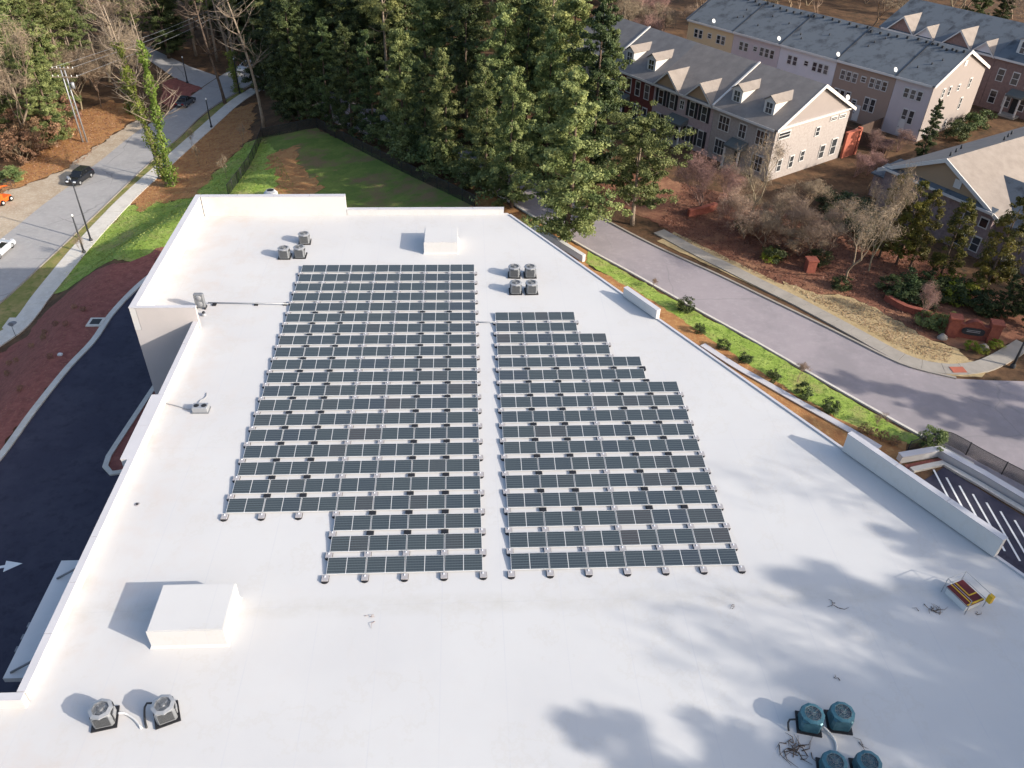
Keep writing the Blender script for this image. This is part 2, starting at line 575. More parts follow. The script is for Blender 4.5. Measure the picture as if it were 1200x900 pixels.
mat('twig_grey', (0.30, 0.235, 0.165), 0.95, 0.0, 0.7, color2=(0.20, 0.155, 0.105), objvar=0.15)
mat('twig_red', (0.32, 0.195, 0.165), 0.95, 0.0, 0.7, color2=(0.24, 0.15, 0.125), objvar=0.1)
mat('twig_brown', (0.33, 0.245, 0.17), 0.95, 0.0, 0.7, color2=(0.21, 0.15, 0.105), objvar=0.15)
mat('red_brick', (0.27, 0.085, 0.055), 0.9, 0.0, 3.0, color2=(0.19, 0.055, 0.04))
leafmat('leaf_evergreen', (0.07, 0.105, 0.034), (0.29, 0.33, 0.125), 0.32)
leafmat('leaf_dark', (0.024, 0.04, 0.015), (0.105, 0.135, 0.047), 0.22)
leafmat('leaf_pine', (0.085, 0.115, 0.038), (0.26, 0.285, 0.11), 0.3)
leafmat('leaf_cypress', (0.045, 0.05, 0.010), (0.17, 0.14, 0.022), 0.2, 1.2)
leafmat('leaf_ivy', (0.085, 0.13, 0.018), (0.23, 0.29, 0.06), 0.3)
leafmat('leaf_grass', (0.18, 0.27, 0.05), (0.36, 0.44, 0.13), 0.35, 0.6)
leafmat('leaf_lime', (0.14, 0.19, 0.015), (0.32, 0.33, 0.05), 0.25, 1.5)
leafmat('leaf_straw', (0.34, 0.25, 0.13), (0.44, 0.34, 0.20), 0.2, 1.5)
leafmat('leaf_brown', (0.19, 0.10, 0.06), (0.36, 0.22, 0.13), 0.2, 1.5)

def roof_membrane():
    m = bpy.data.materials.new('roof_membrane')
    m.use_nodes = True
    nt = m.node_tree
    N, L = nt.nodes.new, nt.links.new
    b = nt.nodes['Principled BSDF']
    b.inputs['Roughness'].default_value = 0.7
    b.inputs['Specular IOR Level'].default_value = 0.15
    tc = N('ShaderNodeTexCoord')
    sp = N('ShaderNodeSeparateXYZ'); L(tc.outputs['Object'], sp.inputs[0])
    def math_(op, a, c=None, d=None):
        n = N('ShaderNodeMath'); n.operation = op
        for i, v in enumerate((a, c, d)):
            if v is None: continue
            if isinstance(v, (int, float)): n.inputs[i].default_value = v
            else: L(v, n.inputs[i])
        return n.outputs[0]
    def noise(scale, detail=5, rough=0.6, stretch=None):
        n = N('ShaderNodeTexNoise'); n.inputs['Scale'].default_value = scale; n.inputs['Detail'].default_value = detail
        n.inputs['Roughness'].default_value = rough
        if stretch:
            mp = N('ShaderNodeMapping'); mp.inputs['Scale'].default_value = stretch
            L(tc.outputs['Object'], mp.inputs['Vector']); L(mp.outputs[0], n.inputs['Vector'])
        else:
            L(tc.outputs['Object'], n.inputs['Vector'])
        return n.outputs['Fac']
    def rng_(v, a, c, lo=0.0, hi=1.0):
        n = N('ShaderNodeMapRange'); n.inputs['From Min'].default_value = a; n.inputs['From Max'].default_value = c
        n.inputs['To Min'].default_value = lo; n.inputs['To Max'].default_value = hi
        L(v, n.inputs['Value']); return n.outputs['Result']
    def mix(fac, a, c):
        n = N('ShaderNodeMix'); n.data_type = 'RGBA'
        L(fac, n.inputs['Factor'])
        for k, v in (('A', a), ('B', c)):
            if isinstance(v, tuple): n.inputs[k].default_value = v + (1,)
            else: L(v, n.inputs[k])
        return n.outputs['Result']
    c = mix(rng_(noise(0.12), 0.4, 0.62), (0.535, 0.529, 0.527), (0.508, 0.502, 0.504))
    c = mix(rng_(noise(0.9, 7, 0.7), 0.5, 0.75, 0, 0.5), c, (0.53, 0.51, 0.50))
    # welded seams of the sheets
    sx = math_('LESS_THAN', math_('FRACT', math_('DIVIDE', math_('ADD', sp.outputs['X'], 200.4), 3.05)), 0.016)
    sy = math_('LESS_THAN', math_('FRACT', math_('DIVIDE', math_('ADD', sp.outputs['Y'], 203.0), 12.1)), 0.004)
    seam = math_('MULTIPLY', math_('MAXIMUM', sx, sy), rng_(noise(0.35), 0.35, 0.6, 0.2, 0.7))
    c = mix(seam, c, (0.48, 0.48, 0.50))
    # rust-tinged stains towards the western edge
    w = math_('MULTIPLY', rng_(sp.outputs['X'], -14.0, -20.5), rng_(noise(0.45, 6, 0.65), 0.48, 0.70, 0, 0.5))
    c = mix(w, c, (0.50, 0.43, 0.39))
    # grimy band where water stands, south of the arrays
    dy = math_('DIVIDE', math_('ADD', sp.outputs['Y'], 33.6), 0.75)
    g = math_('SUBTRACT', 1.0, math_('MULTIPLY', dy, dy))
    g = math_('MULTIPLY', math_('MAXIMUM', g, 0.0), rng_(noise(1.1, 8, 0.75, (0.7, 1.0, 1.0)), 0.40, 0.68, 0.05, 0.6))
    c = mix(g, c, (0.44, 0.42, 0.385))
    # dried puddle rings and scuffs
    pr = noise(0.22, 6, 0.7)
    ring = math_('SUBTRACT', 1.0, math_('MULTIPLY', math_('ABSOLUTE', math_('SUBTRACT', pr, 0.56)), 45.0))
    c = mix(math_('MULTIPLY', math_('MAXIMUM', ring, 0.0), 0.22), c, (0.46, 0.43, 0.39))
    c = mix(rng_(noise(0.5, 9, 0.8, (2.2, 0.35, 1.0)), 0.60, 0.74, 0, 0.4), c, (0.47, 0.44, 0.42))
    # small scattered specks
    c = mix(rng_(noise(5.0, 4, 0.6), 0.74, 0.80, 0, 0.55), c, (0.33, 0.30, 0.27))
    L(c, b.inputs['Base Color'])
    bp = N('ShaderNodeBump'); bp.inputs['Strength'].default_value = 0.12; bp.inputs['Distance'].default_value = 0.08
    L(noise(0.7, 4), bp.inputs['Height']); L(bp.outputs[0], b.inputs['Normal'])
    MATS['roof_membrane'] = m
roof_membrane()

def cell_material():
    m = bpy.data.materials.new('solar_cells')
    m.use_nodes = True
    nt = m.node_tree
    N, L = nt.nodes.new, nt.links.new
    b = nt.nodes['Principled BSDF']
    b.inputs['Roughness'].default_value = 0.2
    b.inputs['Specular IOR Level'].default_value = 0.35
    tc = N('ShaderNodeTexCoord')
    sp = N('ShaderNodeSeparateXYZ'); L(tc.outputs['Object'], sp.inputs[0])
    oi = N('ShaderNodeObjectInfo')
    r = N('ShaderNodeValToRGB')
    cr = r.color_ramp.elements
    cr[0].position = 0.25; cr[0].color = (0.040, 0.048, 0.064, 1)
    cr[1].position = 0.75; cr[1].color = (0.052, 0.050, 0.055, 1)
    e = cr.new(0.42); e.color = (0.038, 0.049, 0.060, 1)
    e = cr.new(0.58); e.color = (0.044, 0.055, 0.062, 1)
    nl = N('ShaderNodeTexNoise'); nl.inputs['Scale'].default_value = 0.35; nl.inputs['Detail'].default_value = 2
    L(oi.outputs['Location'], nl.inputs['Vector'])
    ad = N('ShaderNodeMath'); ad.operation = 'MULTIPLY_ADD'; ad.inputs[1].default_value = 0.16; L(oi.outputs['Random'], ad.inputs[0]); L(nl.outputs['Fac'], ad.inputs[2])
    sb = N('ShaderNodeMath'); sb.operation = 'SUBTRACT'; sb.inputs[1].default_value = 0.08; L(ad.outputs[0], sb.inputs[0])
    L(sb.outputs[0], r.inputs['Fac'])
    def line(ch, pitch, th):
        a = N('ShaderNodeMath'); a.operation = 'ADD'; a.inputs[1].default_value = 50.0; L(sp.outputs[ch], a.inputs[0])
        d = N('ShaderNodeMath'); d.operation = 'DIVIDE'; d.inputs[1].default_value = pitch; L(a.outputs[0], d.inputs[0])
        f = N('ShaderNodeMath'); f.operation = 'FRACT'; L(d.outputs[0], f.inputs[0])
        l = N('ShaderNodeMath'); l.operation = 'LESS_THAN'; l.inputs[1].default_value = th; L(f.outputs[0], l.inputs[0])
        return l.outputs[0]
    n = N('ShaderNodeTexNoise'); n.inputs['Scale'].default_value = 1.5
    L(tc.outputs['Object'], n.inputs['Vector'])
    m1 = N('ShaderNodeMath'); m1.operation = 'MULTIPLY'; m1.inputs[1].default_value = 0.55; L(line('Y', 0.1625, 0.2), m1.inputs[0])
    m2 = N('ShaderNodeMath'); m2.operation = 'MULTIPLY'; m2.inputs[1].default_value = 0.35; L(line('X', 0.0812, 0.10), m2.inputs[0])
    mxv = N('ShaderNodeMath'); mxv.operation = 'MAXIMUM'; L(m1.outputs[0], mxv.inputs[0]); L(m2.outputs[0], mxv.inputs[1])
    mx = N('ShaderNodeMix'); mx.data_type = 'RGBA'
    L(mxv.outputs[0], mx.inputs['Factor']); L(r.outputs['Color'], mx.inputs['A'])
    mx.inputs['B'].default_value = (0.15, 0.185, 0.20, 1)
    L(mx.outputs['Result'], b.inputs['Base Color'])
    MATS['solar_cells'] = m
cell_material()

def glass_material():
    m = bpy.data.materials.new('window_glass')
    m.use_nodes = True
    b = m.node_tree.nodes['Principled BSDF']
    oi = m.node_tree.nodes.new('ShaderNodeObjectInfo')
    r = m.node_tree.nodes.new('ShaderNodeValToRGB')
    r.color_ramp.elements[0].color = (0.012, 0.014, 0.018, 1)
    r.color_ramp.elements[1].color = (0.075, 0.08, 0.085, 1)
    m.node_tree.links.new(oi.outputs['Random'], r.inputs['Fac'])
    m.node_tree.links.new(r.outputs['Color'], b.inputs['Base Color'])
    b.inputs['Roughness'].default_value = 0.08
    b.inputs['Specular IOR Level'].default_value = 0.6
    MATS['window_glass'] = m
glass_material()

def chainlink_material():
    m = bpy.data.materials.new('chain_link')
    m.use_nodes = True
    nt = m.node_tree
    N, L = nt.nodes.new, nt.links.new
    b = nt.nodes['Principled BSDF']
    b.inputs['Base Color'].default_value = (0.012, 0.013, 0.012, 1)
    b.inputs['Roughness'].default_value = 0.6
    tc = N('ShaderNodeTexCoord')
    sp = N('ShaderNodeSeparateXYZ'); L(tc.outputs['UV'], sp.inputs[0])
    outs = []
    for sgn in ('ADD', 'SUBTRACT'):
        a = N('ShaderNodeMath'); a.operation = sgn; L(sp.outputs['X'], a.inputs[0]); L(sp.outputs['Y'], a.inputs[1])
        d = N('ShaderNodeMath'); d.operation = 'MULTIPLY'; d.inputs[1].default_value = 12.0; L(a.outputs[0], d.inputs[0])
        f = N('ShaderNodeMath'); f.operation = 'FRACT'; L(d.outputs[0], f.inputs[0])
        l = N('ShaderNodeMath'); l.operation = 'LESS_THAN'; l.inputs[1].default_value = 0.42; L(f.outputs[0], l.inputs[0])
        outs.append(l.outputs[0])
    mx = N('ShaderNodeMath'); mx.operation = 'MAXIMUM'; L(outs[0], mx.inputs[0]); L(outs[1], mx.inputs[1])
    L(mx.outputs[0], b.inputs['Alpha'])
    MATS['chain_link'] = m
chainlink_material()

# ------------------------------------------------------------------ ground, roads, beds
g = link('ground', ground_mesh(), MATS['forest_floor'])
tag(g, kind='structure')

# western street
STREET_POLY = (catmull([(-58.04, 20.63), (-52.28, 20.03), (-50.94, 30.79), (-49.60, 43.04), (-48.06, 58.30), (-46.36, 70.42), (-44.76, 83.33), (-39.85, 99.07), (-36.97, 110.06), (-35.06, 121.69)], 2)
      + catmull([(-40.51, 125.39), (-43.00, 115.15), (-46.76, 103.06), (-48.77, 94.30), (-50.99, 82.34), (-53.58, 72.19), (-55.09, 60.83), (-55.73, 56.97), (-56.42, 50.66), (-57.49, 45.12), (-58.79, 35.03), (-60.78, 26.32)], 2))
sheet('street', STREET_POLY, 0.05, MATS['street_asphalt'])
sheet('side_street', [(-48.90, 94.78), (-47.36, 101.45), (-54.40, 107.75), (-62.56, 116.83), (-72.35, 127.34), (-72.63, 122.71), (-62.85, 110.87), (-55.12, 100.17)], 0.07, MATS['street_asphalt'])
sheet('gravel_shoulder', [(-57.27, 33.89), (-55.88, 43.55), (-55.10, 48.96), (-54.36, 55.12), (-53.69, 58.89), (-52.43, 71.07), (-53.17, 78.11), (-55.27, 77.66), (-57.42, 67.69), (-58.85, 59.17), (-59.25, 56.32), (-62.22, 51.79), (-63.81, 49.49), (-68.56, 42.51), (-60.02, 24.75)], 0.03, MATS['gravel'], rough=0.5)
sheet('straw_bank', [(-58.97, 59.49), (-57.55, 68.05), (-55.52, 78.47), (-55.79, 83.09), (-62.64, 87.36), (-65.83, 82.02), (-64.86, 70.14), (-65.27, 61.39), (-66.05, 55.04), (-64.58, 48.36), (-62.34, 52.08), (-59.37, 56.63)], 0.06, MATS['pine_straw'], rough=0.5)
sheet('straw_median', [(-48.77, 94.30), (-51.22, 83.19), (-54.20, 87.56), (-56.89, 98.06), (-54.97, 100.17)], 0.11, MATS['red_mulch'], rough=0.5)
# verge between street and pavement
sheet('grass_verge', catmull([(-53.06, 15.74), (-52.05, 19.49), (-50.69, 30.15), (-49.34, 42.26), (-47.78, 57.35), (-46.06, 69.31), (-44.45, 82.04), (-41.17, 94.01)], 2)
      + catmull([(-40.48, 90.67), (-43.47, 75.07), (-45.61, 60.60), (-47.33, 48.15), (-48.40, 34.99), (-48.74, 23.88), (-48.34, 16.68), (-51.01, 11.26)], 2), 0.09, MATS['lawn_olive'])
kerb('kerb', [(-53.21, 16.07), (-52.20, 19.85), (-50.81, 30.47), (-49.47, 42.65), (-47.92, 57.82), (-46.21, 69.86), (-44.60, 82.69), (-39.65, 98.05)], 0.18, 0.12, MATS['old_concrete'], 0.03)

def slab_path(name, line, w, h, length, m):
    root = bpy.data.objects.new(name, None)
    col.objects.link(root)
    tag(root, kind='structure')
    c = catmull(line, 0.4)
    d = [0.0]
    for a, b in zip(c, c[1:]):
        d.append(d[-1] + (b - a).length)
    def pos(s):
        for i in range(len(c) - 1):
            if s <= d[i + 1]:
                return c[i] + (c[i + 1] - c[i]) * ((s - d[i]) / max(1e-6, d[i + 1] - d[i])), (c[min(i + 2, len(c) - 1)] - c[max(i - 1, 0)]).normalized()
        return c[-1], (c[-1] - c[-2]).normalized()
    s = 0.0
    while s < d[-1] - 0.3:
        e = min(s + length - 0.02, d[-1])
        ring = []
        for q in (s, (s + e) / 2, e):
            p, t = pos(q)
            nrm = Vector((t.y, -t.x)) * (w / 2)
            ring.append((p - nrm, p + nrm))
        lift = h + random.uniform(-0.012, 0.012)
        vs = []
        for a, b in ring:
            for q in (a, b):
                vs += [(q.x, q.y, gz(q.x, q.y) - 0.1), (q.x, q.y, gz(q.x, q.y) + lift)]
        fs = [(1, 3, 7, 5), (5, 7, 11, 9), (0, 1, 5, 4), (4, 5, 9, 8), (2, 6, 7, 3), (6, 10, 11, 7), (0, 2, 3, 1), (8, 9, 11, 10)]
        MB().add(vs, fs).build('slab', m, root)
        s += length
    return root

slab_path('pavement', [(-49.95, 10.79), (-49.14, 12.78), (-48.09, 15.66), (-48.22, 22.55), (-48.00, 33.85), (-46.98, 47.04), (-45.25, 59.29), (-43.09, 73.51), (-41.09, 86.51), (-38.87, 94.08)], 2.2, 0.15, 1.8, MATS['concrete'])
# small pad with the round lid beside the pavement
sheet('utility_pad', [(-49.71, 14.71), (-49.77, 16.70), (-48.34, 16.68), (-47.98, 14.99), (-48.68, 13.73)], 0.20, MATS['concrete'])

# land between pavement and building
sheet('bright_lawn', [(-47.58, 22.13), (-47.44, 32.29), (-46.76, 39.50), (-45.90, 44.35), (-42.63, 46.05), (-36.98, 43.22), (-36.18, 51.40), (-33.57, 62.24), (-31.66, 62.75), (-25.72, 48.48), (-22.73, 40.81), (-21.45, 29.67), (-33.05, 21.48), (-37.27, 20.35), (-43.35, 21.47), (-45.99, 20.84)], 0.06, MATS['lawn_green'], rough=0.7)
sheet('straw_bed', [(-46.63, 45.95), (-44.89, 58.01), (-42.71, 71.98), (-41.44, 83.40), (-37.38, 86.60), (-33.56, 63.41), (-35.91, 52.82), (-36.61, 43.20), (-42.20, 45.03), (-43.96, 42.83)], 0.09, MATS['pine_straw'], rough=0.9)
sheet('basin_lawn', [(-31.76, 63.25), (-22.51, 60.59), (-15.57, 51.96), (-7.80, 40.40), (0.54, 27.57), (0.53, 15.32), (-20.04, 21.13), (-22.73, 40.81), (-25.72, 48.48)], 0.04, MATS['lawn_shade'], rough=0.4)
sheet('bare_patch', [(-28.16, 53.80), (-24.98, 54.72), (-21.46, 44.85), (-18.99, 35.20), (-23.27, 34.46), (-25.74, 43.65)], 0.08, MATS['pine_straw'], rough=1.6)
sheet('mulch_bank', [(-50.20, 7.71), (-47.90, 9.96), (-46.12, 12.18), (-45.75, 17.51), (-42.43, 19.55), (-37.15, 19.97), (-33.71, 23.86), (-34.42, 15.43), (-35.45, 9.70), (-35.63, 4.83), (-36.98, -4.86), (-37.35, -10.37), (-37.98, -14.58)], 0.10, MATS['red_mulch'], rough=0.5)
# driveway
drive_line = [(-37.92, -17.25), (-37.05, -11.06), (-36.79, -5.32), (-36.25, 0.68), (-35.52, 4.97), (-35.40, 9.55), (-34.58, 14.58), (-33.45, 18.09), (-31.67, 21.47)]
sheet('driveway', catmull(drive_line, 2) + [(-20, 22), (-20, -80), (-45, -80)], 0.05, MATS['new_asphalt'])
kerb('driveway_kerb', drive_line, 0.55, 0.13, MATS['concrete'], 0.05)
# island along the wall
isl = [(-27.81, -1.98), (-28.74, -11.17), (-28.61, -12.33), (-27.90, -13.11), (-26.16, -12.77)]
sheet('planting_island', [(-27.81, -1.98), (-28.74, -11.17), (-28.57, -12.24), (-27.93, -13.01), (-22.5, -13), (-22.5, -5)], 0.10, MATS['red_mulch'])
kerb('island_kerb', isl, 0.42, 0.14, MATS['concrete'], 0.05)
# turn arrow painted on the driveway
a0 = Vector((-32.19, -22.01))
def arrow():
    pts = [(-0.12, -1.5), (0.12, -1.5), (0.12, 0.2), (0.5, 0.2), (0.0, 1.3), (-0.5, 0.2), (-0.12, 0.2)]
    ca, sa = math.cos(R(-78)), math.sin(R(-78))
    vs = [(a0.x + x * ca - y * sa, a0.y + x * sa + y * ca, gz(a0.x, a0.y) + 0.06) for x, y in pts]
    return MB().add(vs, [(0, 1, 2, 6), (3, 4, 5), (2, 3, 5, 6)])
o = arrow().build('painted_arrow', MATS['white_paint'])
tag(o, kind='structure')

# eastern road, its kerbs, verges and path
near_k = [(-39.06, 95.05), (-33.04, 87.95), (-22.19, 65.76), (-12.02, 52.56), (-2.29, 37.64), (3.26, 29.13), (8.06, 20.89), (12.23, 14.77), (15.58, 10.34), (20.21, 3.93), (24.36, -1.62), (29.54, -9.06), (33.98, -15.12), (36.08, -17.90), (38.19, -21.00), (41.43, -24.67)]
far_k = [(51.24, -10.71), (45.62, -7.98), (42.77, -7.81), (39.97, -7.52), (36.99, -6.03), (35.41, -4.51), (33.43, -1.89), (31.33, 0.89), (27.90, 5.21), (24.16, 9.93), (19.27, 15.67), (14.21, 22.69), (7.07, 33.81), (-1.22, 46.03), (-12.93, 64.85), (-22.47, 78.37), (-34.13, 102.93)]
sheet('road', catmull(near_k, 2) + catmull(far_k, 2), 0.03, MATS['old_asphalt'])
kerb('kerb', near_k[4:14], 0.22, 0.13, MATS['concrete'], 0.03)
kerb('kerb', far_k[3:14], 0.22, 0.13, MATS['old_concrete'], 0.03)
sheet('red_verge', [(0.81, 31.73), (4.59, 25.86), (8.01, 20.28), (12.14, 14.04), (11.58, 11.74), (9.22, 13.89), (4.29, 19.80), (-0.26, 26.02)], 0.05, MATS['pine_straw'], rough=0.2)
sheet('green_verge', [(11.79, 14.78), (15.50, 9.83), (20.11, 3.48), (24.24, -2.02), (29.42, -9.39), (33.72, -15.41), (31.82, -15.65), (29.68, -14.63), (27.59, -12.06), (25.56, -9.54), (22.06, -4.17), (20.07, -1.03), (17.31, 3.52), (14.95, 7.06), (11.41, 12.44)], 0.07, MATS['lawn_green'], rough=0.2)
sheet('straw_strip', [(10.83, 12.62), (15.00, 7.38), (17.37, 3.81), (20.14, -0.76), (22.13, -3.92), (25.64, -9.32), (27.66, -11.85), (29.76, -14.44), (32.08, -15.66), (29.80, -19.08), (26.13, -17.20), (22.56, -12.26), (18.62, -6.19), (14.11, 1.11), (9.53, 8.73)], 0.10, MATS['pine_straw'], rough=0.3)
slab_path('garden_path',
          [(20.14, 19.17), (23.44, 14.17), (26.07, 10.60), (28.53, 7.25), (30.81, 4.26), (34.06, -0.68), (36.70, -4.66), (39.44, -6.19), (42.39, -6.12), (45.07, -4.92), (48.66, -2.65)], 1.5, 0.14, 1.7, MATS['old_concrete'])
sheet('tan_verge', [(19.53, 17.00), (24.42, 10.96), (28.26, 6.38), (31.74, 2.03), (33.79, -0.95), (35.68, -3.88), (37.15, -5.66), (39.47, -7.04), (42.22, -7.44), (44.67, -5.67), (42.68, -5.14), (38.24, -3.28), (34.78, 1.55), (29.13, 9.22), (21.82, 19.16)], 0.06, MATS['dormant_lawn'], rough=0.12)
sheet('dormant_lawn', [(30.21, 8.55), (33.19, 6.09), (36.95, 4.96), (38.57, 1.94), (40.51, -1.73), (42.19, -3.08), (42.68, -5.14), (40.12, -5.71), (37.92, -4.81), (36.01, -3.11), (34.12, -0.13), (31.50, 3.65), (29.44, 6.93)], 0.08, MATS['dormant_lawn'], rough=0.5)
sheet('house_mulch', [(14.61, 27.81), (20.35, 21.21), (22.32, 17.19), (26.44, 11.99), (29.30, 8.39), (33.25, 6.25), (37.01, 5.12), (38.64, 2.09), (40.57, -1.59), (42.25, -2.95), (44.02, -4.02), (48.96, -2.12), (52.20, 3.56), (48.75, 10.09), (45.86, 15.56), (40.70, 21.61), (34.26, 26.01), (25.56, 31.95), (18.23, 38.48)], 0.04, MATS['garden_mulch'], rough=0.5)
# paved court beside the building with painted bars
sheet('court', [(26.0, -23.0), (33.79, -18.11), (37.01, -23.08), (40.00, -27.73), (42, -44), (38, -42)], 0.05, MATS['new_asphalt'])
kerb('court_kerb', [(31.23, -18.41), (33.84, -17.75), (35.58, -20.09), (37.28, -22.61), (40.02, -26.83)], 0.45, 0.15, MATS['concrete'], 0.04, straight=True)
c0, c1 = Vector((33.14, -18.01)), Vector((36.67, -23.46))
for k in range(9):
    p = c0 + (c1 - c0) * (k / 6.5) - Vector((0.25, 0.35))
    dr = Vector((-0.10, -1.0)).normalized()
    sd_ = Vector((1, -0.1)) * 0.07
    q = p + dr * 5.2
    vs = [(a.x, a.y, -5.935) for a in (p - sd_, p + sd_, q + sd_, q - sd_)]
    tag(MB().add(vs, [(0, 1, 2, 3)]).build('painted_bar', MATS['white_paint']), kind='structure')

# tufts and clippings that roughen the lawns
def tufts(name, poly, n, size, m, seed):
    rd = random.Random(seed)
    xs = [p[0] for p in poly]; ys = [p[1] for p in poly]
    P = []
    while len(P) < n:
        x, y = rd.uniform(min(xs), max(xs)), rd.uniform(min(ys), max(ys))
        if inside(poly, x, y):
            P.append((x, y, gz(x, y) + 0.06 + rd.uniform(0, size * 0.7)))
    me = leaves_mesh(name, np.array(P), np.random.default_rng(seed).uniform(size * 0.5, size * 1.3, n), 0.35, None, 0.9, seed)
    o = link(name, me, MATS[m])
    tag(o, kind='stuff')

# ------------------------------------------------------------------ the white-roofed building
B = thing('storage_building', (0, 0, -11), 'large flat-roofed building with a white membrane roof carrying solar arrays', 'building')
E0, E1 = Vector((3.3, 11.3)), Vector((27.7, -30.6))
ed = (E1 - E0).normalized()
en = Vector((ed.y, -ed.x)) * -1            # outward (towards the road)
if en.x < 0: en = -en
E2 = E1 + ed * 14
WX = -20.75
outline = [(WX, -8.3), (-25.1, -8.3), (-25.2, 11.0), (E0.x, E0.y), (E1.x, E1.y), (E2.x, E2.y), (35.2, -80), (-31, -80), (-31, -38.4), (WX, -38.4)]
def deck():
    n = len(outline)
    return MB().add([(x, y, 0.0) for x, y in outline], [tuple(range(n - 1, -1, -1))])
o = deck().build('roof_deck', MATS['roof_membrane'], B, B)
wl = MB()
for i, (x0, y0) in enumerate(outline):
    x1, y1 = outline[(i + 1) % len(outline)]
    w = MB().add([(x0, y0, -17), (x1, y1, -17), (x1, y1, -0.004), (x0, y0, -0.004)], [(0, 1, 2, 3)])
    w.build('wall', MATS['stucco'], B, B)

def edge_wall(name, p, q, h, th, inner, m, z0=0.003, cop=True, cm='coping_metal', over=0.03):
    """upright wall along p-q, its outer face on the line, thickness towards 'inner'"""
    p, q, inner = Vector(p), Vector(q), Vector(inner).normalized()
    d = (q - p).normalized()
    f = lambda a, b, z: tuple(p + d * a + inner * b) + (z,)
    L = (q - p).length
    w = MB().box(0, -0.012, z0, L, th, h, f).build(name, m, B, B)
    if cop:
        n = max(1, round((L + 2 * over) / 3.0))
        sg = (L + 2 * over) / n
        for i in range(n):
            MB().box(-over + i * sg + 0.012, -0.012 - over, h + 0.002, -over + (i + 1) * sg - 0.012, th + over, h + 0.05 + random.uniform(-0.006, 0.006), f).build('coping', MATS[cm], w, B)
    return w
rm = MATS['roof_membrane']
edge_wall('parapet', (-25.1, -8.3), (-25.2, 11.0), 1.9, 0.42, (1, 0), rm)
edge_wall('parapet', (-24.7, 11.0), (-11.75, 11.15), 1.9, 0.42, (0, -1), rm)
edge_wall('parapet', (-11.7, 11.15), (2.9, 11.3), 0.55, 0.35, (0, -1), rm)
edge_wall('parapet', (-24.65, -8.3), (WX + 0.35, -8.3), 1.9, 0.25, (0, 1), MATS['stucco'])
edge_wall('parapet', (WX, -8.36), (WX, -17.0), 0.7, 0.30, (1, 0), rm)
edge_wall('parapet', (WX - 0.42, -17.05), (WX - 0.42, -23.2), 0.7, 0.72, (1, 0), rm)
edge_wall('parapet', (WX, -23.25), (WX, -38.3), 0.7, 0.30, (1, 0), rm)
edge_wall('parapet', (-31, -38.4), (WX + 0.3, -38.4), 0.7, 0.30, (0, -1), rm)
# the thicker wall below the offset stretch of parapet
MB().box(WX - 0.42, -23.2, -17, WX - 0.003, -17.05, -0.004).build('pilaster', MATS['stucco'], B, B)
# low metal edge on the east side
edge_wall('edge_trim', E0 + ed * 0.5, E2, 0.10, 0.18, -en, MATS['coping_metal'], cop=False)
# upright screens on the east edge
def screen(a, b, h, th=0.35):
    a, b = Vector(a), Vector(b)
    return edge_wall('parapet_screen', a, b, h, th, -en, rm, z0=0.105)
t = lambda p: E0 + ed * ((Vector(p) - E0).dot(ed)) + en * 0.03
screen(t((12.29, -3.76)), t((14.29, -7.21)), 0.85)
screen(t((23.03, -22.58)), t((28.33, -31.30)), 1.45)
# canopy over the west entrance, held by tie rods
k0, k1 = Vector((-22.78, -29.34)), Vector((-22.75, -36.48))
cp = MB().box(k0.x, max(k1.y, -38.2), -1.3, WX - 0.004, k0.y, -1.0).build('canopy', MATS['white_wall'], B, B)
for yy in (k0.y - 1.0, k0.y - 6.6, k0.y - 8.4):
    MB().tube([(WX - 0.02, yy + 0.3, -0.25), (k0.x + 0.25, yy - 0.25, -0.98)], 0.06, 6).build('tie_rod', MATS['grey_steel'], cp, B)
for i in range(3):
    MB().box(k0.x - 0.16, k0.y - 4.2 - 0.7 * i, -1.35, k0.x - 0.005, k0.y - 3.9 - 0.7 * i, -1.1).build('floodlight', MATS['grey_steel'], cp, B)
# dark glazing strip on the shaded recess wall
MB().box(-24.0, -8.42, -9.5, -21.4, -8.315, -4.6).build('recess_panel', MATS['dark_steel'], B, B)

# rectangular hatch housings clad in the same membrane
def housing(x0, y0, x1, y1, h, label):
    r = thing('roof_housing', ((x0 + x1) / 2, (y0 + y1) / 2, 0), label, 'roof housing')
    MB().box(x0, y0, 0.003, x1, y1, h).build('casing', rm, r, r)
    MB().box(x0 + 0.05, y0 + 0.05, h + 0.002, x1 - 0.05, y1 - 0.05, h + 0.03).build('lid', rm, r, r)
    f = MB()
    f.add([(x0 - 0.08, y0 - 0.08, 0.006), (x1 + 0.08, y0 - 0.08, 0.006), (x1 + 0.08, y1 + 0.08, 0.006), (x0 - 0.08, y1 + 0.08, 0.006),
           (x0 - 0.004, y0 - 0.004, 0.2), (x1 + 0.004, y0 - 0.004, 0.2), (x1 + 0.004, y1 + 0.004, 0.2), (x0 - 0.004, y1 + 0.004, 0.2)],
          [(0, 1, 5, 4), (1, 2, 6, 5), (2, 3, 7, 6), (3, 0, 4, 7)])
    f.build('flashing', rm, r, r)
housing(-15.85, -35.75, -12.3, -33.0, 1.25, 'large white box housing near the pair of air conditioners by the entrance canopy')
housing(-4.3, 3.2, -1.4, 6.1, 1.1, 'low white box housing standing alone beyond the longer solar array')

